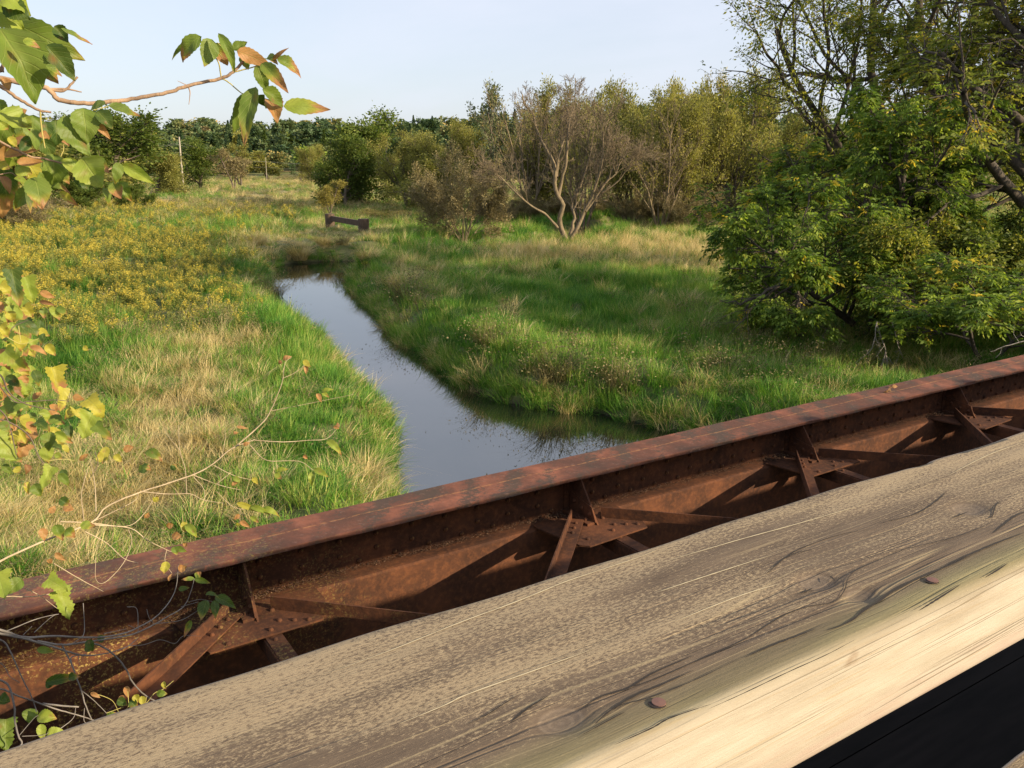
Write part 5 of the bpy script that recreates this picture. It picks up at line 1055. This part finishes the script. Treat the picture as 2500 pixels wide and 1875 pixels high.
L4 = [((80, 50), (130, 290), 120, 'd'), ((170, 100), (225, 270), 120, 'l'), ((0, 150), (75, 215), 90, 'y'), ((270, 200), (372, 235), 50, 'o'), ((265, 265), (372, 285), 30, 'b'), ((300, 305), (305, 375), 55, 'g'), ((335, 305), (405, 385), 50, 'l'), ((380, 305), (452, 348), 50, 'g'), ((270, 385), (262, 490), 50, 'd'), ((150, 400), (225, 510), 120, 'd'), ((160, 290), (220, 370), 90, 'y'), ((80, 550), (60, 615), 60, 'y'), ((200, 570), (315, 622), 45, 'o'), ((310, 555), (375, 625), 65, 'y'), ((30, 600), (205, 725), 150, 'l'), ((-20, 600), (40, 700), 120, 'd'), ((40, 770), (140, 835), 70, 'd'), ((350, 710), (395, 905), 150, 'y', .6), ((430, 850), (395, 1005), 90, 'y'), ((225, 730), (265, 830), 70, 'd'), ((220, 925), (292, 885), 50, 'o'), ((590, 925), (705, 1040), 140, 'y', 1.1), ((490, 905), (570, 920), 50, 'o'), ((620, 1020), (550, 1185), 160, 'l', 1.2), ((640, 1100), (757, 1195), 90, 'g'), ((370, 1150), (492, 1212), 65, 'l'), ((470, 1100), (485, 1190), 60, 'd'), ((-40, 1180), (105, 1335), 170, 'l', 1.2), ((720, 1245), (700, 1355), 65, 'y'), ((770, 1300), (825, 1345), 50, 'y'), ((350, 1380), (275, 1525), 100, 'l', 1.2), ((395, 1430), (465, 1505), 60, 'g'), ((540, 1340), (600, 1290), 35, 'o'), ((430, 1230), (455, 1290), 45, 'y'), ((835, 1255), (905, 1242), 40, 'o'), ((1000, 1265), (1095, 1335), 70, 'g'), ((420, 1400), (440, 1460), 50, 'd'), ((0, 430), (60, 500), 90, 'y'), ((250, 460), (330, 500), 60, 'y'), ((280, 1000), (330, 1060), 80, 'l'), ((180, 1080), (240, 1150), 60, 'o'), ((240, 1080), (320, 1150), 90, 'd'), ((0, 1080), (60, 1140), 70, 'g'), ((520, 990), (560, 1060), 70, 'y'), ((960, 1370), (1020, 1400), 45, 'd'), ((560, 570), (600, 590), 40, 'y'), ((300, 480), (270, 560), 40, 'd'), ((0, 830), (70, 800), 60, 'o'), ((120, 660), (200, 760), 100, 'y'), ((400, 1600), (470, 1640), 70, 'd'), ((60, 330), (90, 400), 70, 'y'), ((20, 340), (50, 420), 60, 'l')]
for it in L4:
    d0 = 2.1 + Ls.r.uniform(-.15, .25); Ls.add(at_d(*cc_(*it[0]), d0), at_d(*cc_(*it[1]), d0), it[2] * .85 * .3617 / F * d0, it[3], 'p' if it[2] > 75 else 'e', it[4] if len(it) > 4 else None)
r_ = Ls.r
for i in range(60):                       # mid-sized ones
    x = abs(r_.normal(0, 150)) - 20; y = r_.uniform(80, 1250); w9 = r_.uniform(45, 110); ln = w9 * r_.uniform(1.0, 1.6); an = r_.uniform(-1.1, 1.1); d0 = r_.uniform(2.2, 2.9)
    Ls.add(at_d(*cc_(x * (.5 + y / 1100), y), d0), at_d(*cc_(x * (.5 + y / 1100) + ln * math.sin(an), y + ln * math.cos(an)), d0), w9 * .3617 / F * d0, r_.choice(list('yyllgdo')), 'p' if r_.random() < .5 else 'e')
for i in range(70):                       # smaller leaves further back in the tangle
    x = abs(r_.normal(0, 120)); y = r_.uniform(60, 1500); a = cc_(x * (.6 + y / 1500), y); b_ = (a[0] + r_.uniform(-14, 26), a[1] + r_.uniform(8, 34)); d0 = 2.5 + r_.uniform(-.1, .7); Ls.add(at_d(*a, d0), at_d(*b_, d0), r_.uniform(12, 26) / F * d0, r_.choice(list('yyoblgd')), 'e')
Ls.build(br4)
# 5 pale bare branch over the meadow edge
D5_ = lambda x, y: at_d(x, y, 3.0 + .0004 * x)
L5 = [([(-60, 1420), c5(0, 420), c5(280, 290), c5(550, 185), c5(640, 90), c5(840, 5), c8(1150, 1500), c8(1280, 1430), c8(1390, 1340), c8(1530, 1285)], .0050, .0026), ([c8(1400, 1340), c8(1560, 1200), c8(1620, 1120), c8(1690, 950), c8(1710, 830), c8(1750, 790)], .0035, .0012), ([c8(1690, 920), c8(1760, 890), c8(1830, 840)], .0018, .001), ([c8(1620, 1115), c8(1750, 1090), c8(1900, 1060), c8(2120, 1015)], .0018, .0008), ([c8(1530, 1290), c8(1700, 1300), c8(1850, 1290), c8(1960, 1280), c8(2030, 1210)], .0026, .0012), ([c8(1500, 1320), c8(1600, 1410), c8(1790, 1415), c8(1880, 1470)], .0026, .0012), ([c8(1160, 1500), c8(1320, 1560), c8(1450, 1590)], .0022, .001), ([c8(1280, 1440), c8(1400, 1500), c8(1520, 1530)], .0022, .001), ([c8(1120, 1610), c8(1110, 1460), c8(1080, 1360), c8(1070, 1200)], .0022, .001), ([c8(1080, 1350), c8(1020, 1280), c8(980, 1210)], .0014, .0007), ([c8(1330, 1390), c8(1350, 1290), c8(1350, 1200)], .0016, .0008), ([c8(1160, 1510), c8(1220, 1580), c8(1230, 1659)], .0018, .001), ([c8(1290, 1560), c8(1390, 1480)], .0016, .001)]
L5b = [([c5(360, 180), c5(560, 190), c5(750, 210), c5(850, 150), c5(950, 0)], .0030, .0012), ([c5(560, 200), c5(780, 220), c5(880, 290), c5(1000, 350), c5(1060, 370)], .0032, .0012), ([c5(510, 240), c5(640, 310), c5(740, 400), c5(830, 430)], .0026, .0012), ([c5(770, 230), c5(790, 300), c5(740, 430), c5(630, 545), c5(575, 525), c5(575, 390)], .0022, .0012), ([c5(1000, 350), c5(990, 420), c5(1030, 490)], .0016, .001), ([c5(320, 430), c5(470, 520), c5(620, 600)], .0028, .001), ([(-60, 1460), c5(0, 630), c5(200, 630), c5(330, 610)], .004, .0015), ([c5(505, 190), c5(495, 100), c5(490, 0), c8(530, 1450)], .003, .0012), ([c5(575, 120), c5(572, 0), c8(560, 1500), c8(540, 1400)], .003, .0012), ([c5(840, 0), c5(1000, 15), c5(1140, 15), c5(1220, 50), c5(1340, 70)], .0028, .0012), ([c5(1300, 0), c5(1380, 80), c5(1440, 105), c5(1540, 105)], .0018, .001), ([c5(1440, 105), c5(1440, 180)], .0014, .0008), ([c5(560, 180), c5(800, 60), c5(830, 10)], .002, .001), ([c5(105, 560), c5(230, 620), c5(340, 700)], .0022, .0012)]
br5 = branch('bare_branch', 'long pale bare branch slanting up over the grass bank', L5 + L5b, D5_, 'twig_w', seed=6)
Ls = Leaves(16)
L5l = [((1700, 810), (1750, 780), 26, 'o'), ((1690, 815), (1670, 830), 20, 'b'), ((1820, 810), (1860, 850), 30, 'y'), ((1835, 840), (1835, 890), 22, 'o'), ((1930, 1000), (2005, 985), 22, 'l'), ((1930, 1000), (1975, 1030), 22, 'l'), ((1900, 1010), (1925, 1060), 26, 'o'), ((2030, 1215), (2020, 1180), 22, 'b'), ((2000, 1210), (2035, 1220), 18, 'o'), ((1960, 1290), (2050, 1370), 36, 'l'), ((1880, 1465), (1965, 1510), 34, 'l'), ((1880, 1480), (1870, 1560), 34, 'l'), ((1660, 1480), (1730, 1460), 26, 'l'), ((1650, 1490), (1690, 1520), 30, 'l'), ((1400, 1510), (1440, 1540), 26, 'l'), ((1390, 1560), (1440, 1520), 20, 'o'), ((1510, 1520), (1550, 1550), 26, 'y'), ((1460, 1320), (1500, 1300), 22, 'o'), ((1400, 1250), (1430, 1240), 20, 'o'), ((1420, 1210), (1490, 1215), 18, 'o'), ((830, 1470), (900, 1450), 40, 'd'), ((1030, 1470), (1060, 1430), 30, 'd'), ((920, 1650), (950, 1620), 24, 'y'), ((1820, 1380), (1845, 1400), 20, 'o'), ((620, 1420), (600, 1350), 50, 'y'), ((740, 1350), (800, 1330), 30, 'o'), ((870, 1360), (970, 1400), 40, 'g')]
for it in L5l:
    d0 = 3.2; Ls.add(at_d(*c8(*it[0]), d0), at_d(*c8(*it[1]), d0), it[2] * 1.2 * .4069 / F * d0, it[3], 'e')
for it in [((1420, 70), (1560, 110), 30, 'y'), ((1560, 110), (1680, 140), 34, 'l'), ((1500, 90), (1620, 130), 30, 'l'), ((1500, 150), (1550, 185), 24, 'l'), ((1440, 140), (1400, 165), 22, 'o'), ((1440, 180), (1500, 210), 26, 'o'), ((1420, 205), (1440, 190), 20, 'y'), ((1000, 210), (1040, 190), 30, 'o'), ((1100, 180), (1110, 240), 30, 'y'), ((1030, 270), (1090, 275), 40, 'o'), ((1110, 200), (1180, 270), 40, 'l'), ((1050, 340), (1120, 360), 30, 'g'), ((1040, 330), (1060, 380), 36, 'g'), ((1000, 420), (980, 490), 40, 'y'), ((1100, 330), (1125, 310), 24, 'o'), ((870, 160), (890, 120), 24, 'o'), ((920, 60), (950, 25), 26, 'y'), ((330, 200), (370, 290), 50, 'g'), ((480, 200), (570, 215), 46, 'l'), ((250, 220), (265, 290), 40, 'o'), ((360, 60), (420, 50), 40, 'd'), ((380, 90), (440, 110), 40, 'o'), ((300, 130), (330, 80), 30, 'o'), ((390, 230), (450, 270), 50, 'g'), ((330, 370), (390, 410), 30, 'o'), ((290, 430), (310, 400), 26, 'o')]:
    d0 = 3.0; Ls.add(at_d(*c5(*it[0]), d0), at_d(*c5(*it[1]), d0), it[2] * 1.15 * .4069 / F * d0, it[3], 'e')
Ls.build(br5)
# 6 grey twigs in front of the girder
def D6_(x, y): return at_d(x, y, 2.7 + .0009 * x)
T6 = [([(0, 530), (200, 590), (430, 580), (800, 590), (1000, 560), (1150, 500), (1300, 400), (1430, 220), (1460, 0)], .0060, .0016), ([(0, 560), (280, 620), (500, 690), (600, 720), (700, 740), (880, 720), (1050, 660), (1130, 590)], .0060, .0014), ([(300, 620), (500, 650), (700, 630), (900, 600), (1100, 560), (1250, 490), (1370, 420), (1500, 340), (1560, 220), (1590, 110)], .0050, .0014), ([(700, 640), (800, 650), (930, 730), (1030, 850), (1080, 950), (1180, 1060), (1300, 1130)], .0042, .0032), ([(500, 640), (580, 800), (660, 1010), (700, 1150), (760, 1290)], .0036, .0026), ([(0, 610), (80, 700), (170, 900), (260, 1080), (300, 1200)], .0036, .002), ([(0, 1010), (150, 1070), (350, 1140), (500, 1190), (680, 1240), (830, 1290)], .0040, .0022), ([(0, 940), (80, 1010), (120, 1180), (120, 1260), (150, 1400), (180, 1450), (150, 1500)], .0044, .003), ([(50, 540), (300, 440), (480, 400)], .0022, .0014), ([(680, 310), (690, 540), (650, 600), (560, 660)], .0018, .0016), ([(1040, 340), (1120, 360), (1130, 550)], .0016, .0016), ([(660, 1020), (760, 1100), (870, 1210)], .0020, .0014), ([(350, 1130), (500, 1150), (640, 1160)], .0038, .0032), ([(1200, 360), (1220, 430), (1270, 490)], .0014, .0010), ([(1270, 480), (1480, 450), (1620, 370)], .0018, .0012), ([(1480, 370 - 30), (1620, 300)], .0014, .0012), ([(1540, 300), (1640, 280), (1700, 290), (1760, 300)], .0014, .0008), ([(1050, 660), (1180, 650), (1310, 610), (1430, 640), (1500, 580), (1640, 580)], .0014, .0010), ([(590, 830), (580, 760), (620, 740), (700, 730)], .003, .002), ([(640, 740), (650, 820)], .0014, .0008), ([(0, 800), (80, 910), (160, 960)], .002, .001), ([(280, 550), (400, 440), (460, 400)], .0016, .001), ([(190, 570), (260, 500)], .0014, .001), ([(490, 1340), (600, 1250), (620, 1150)], .0018, .001), ([(690, 1170), (690, 1280), (760, 1300)], .0016, .0012), ([(1050, 490), (1100, 515)], .0014, .001), ([(850, 560), (1040, 520)], .0018, .0008), ([(160, 1390), (270, 1260), (310, 1230)], .0014, .001), ([(180, 1400), (350, 1390), (400, 1370)], .0014, .001)]
br6 = branch('grey_twigs', 'bundle of grey leafless twigs in front of the rusty girder at lower left', [([cd(*p) for p in ([(-250, pl_[0][1] - 30)] if pl_[0][0] == 0 else []) + pl_], a_, b_) for pl_, a_, b_ in T6], D6_, 'twig_g', pet=[([cd(740, 1045), cd(840, 1070), cd(920, 1110), cd(960, 1180), cd(970, 1210)], .0014, .001), ([cd(870, 1210), cd(1010, 1160)], .0014, .001), ([cd(1000, 1220), cd(1180, 1140), cd(1260, 1050), cd(1340, 1010), cd(1420, 945)], .0015, .001), ([cd(1045, 1030), cd(1050, 1150), cd(1010, 1200)], .0014, .001), ([cd(1200, 1070), cd(1185, 1160)], .0013, .001)], seed=7)
Ls = Leaves(17)
for it in [((390, 110), (560, 200), 130, 'l', 1.2), ((470, 210), (575, 425), 160, 'l', 1.2), ((-20, 60), (40, 260), 170, 'l', 1.2), ((180, 110), (60, 230), 100, 'g', 1.2), ((1690, 285), (1660, 440), 90, 'd', .85), ((1755, 285), (1760, 430), 65, 'd', .9), ((1760, 260), (1925, 345), 75, 'd', 1.1), ((1680, 240), (1790, 250), 40, 'd'), ((1590, 110), (1722, 135), 45, 'g', .95), ((1590, 110), (1478, 118), 35, 'g'), ((1600, 100), (1650, 50), 50, 'g', .5), ((250, 1170), (235, 1285), 95, 'g', 1.2), ((300, 1250), (462, 1255), 90, 'l', .9), ((330, 1300), (350, 1430), 60, 'l'), ((380, 1400), (542, 1350), 80, 'l', 1.0), ((50, 1260), (45, 1520), 130, 'g', 1.2), ((-20, 1110), (80, 1120), 90, 'd', 1.2), ((1560, 450), (1500, 580), 45, 'g', .6), ((1460, 40), (1530, 10), 60, 'o'), ((1340, 0), (1350, 60), 60, 'y'), ((1380, 130), (1410, 60), 26, 'o'), ((1030, 990), (1050, 1080), 45, 'o'), ((980, 1070), (1010, 1110), 40, 'o'), ((1100, 1060), (1130, 1120), 50, 'y'), ((1160, 1070), (1170, 1150), 50, 'y'), ((960, 1100), (1040, 1140), 60, 'd'), ((1060, 1110), (1130, 1170), 60, 'd'), ((740, 1045), (820, 1080), 30, 'o'), ((1340, 950), (1355, 1010), 35, 'y'), ((1280, 1050), (1370, 1045), 50, 'g'), ((870, 1230), (970, 1215), 40, 'g'), ((300, 690), (450, 700), 50, 'g'), ((720, 610), (760, 700), 60, 'd'), ((800, 620), (870, 580), 60, 'd'), ((690, 680), (760, 690), 50, 'd'), ((780, 640), (770, 690), 30, 'o'), ((370, 960), (660, 890), 70, 'd'), ((370, 980), (440, 975), 50, 'd'), ((560, 930), (650, 900), 60, 'd'), ((1460, 200), (1550, 180), 40, 'd'), ((0, 1500), (60, 1400), 40, 'l')]:
    d0 = 2.75 + Ls.r.uniform(-.05, .1) + .0002 * it[0][0]; Ls.add(at_d(*cd(*it[0]), d0), at_d(*cd(*it[1]), d0), it[2] * .2984 / F * d0, it[3], 'p' if it[2] > 110 else 'e', it[4] if len(it) > 4 else None)
Ls.build(br6)
for k_, (px_, a_) in enumerate((((2178, 946), 'tan'), ((2166, 958), 'grey'))):
    r0_ = ray(*px_); p_ = r0_ * ((ZT + .004) / r0_[2]); o = empty('dead_leaf', tuple(p_)); tag(o, ['curled tan dead leaf lying on the top flange of the girder', 'small dark dead leaf beside the tan one on the flange'][k_], 'leaf'); Ls = Leaves(40 + k_)
    Ls.add(p_ + [0, 0, .012], p_ + DU * .055 + [0, 0, .006], .035, 'ob'[k_]); Ls.add(p_ + [.01, 0, .010], p_ - DU * .03 + DV * .02 + [0, 0, .004], .025, 'b'); Ls.build(o, 'blade')
for o_ in list(bpy.data.objects):
    if o_.name.startswith('trunk') and not o_.users_collection: bpy.data.objects.remove(o_)
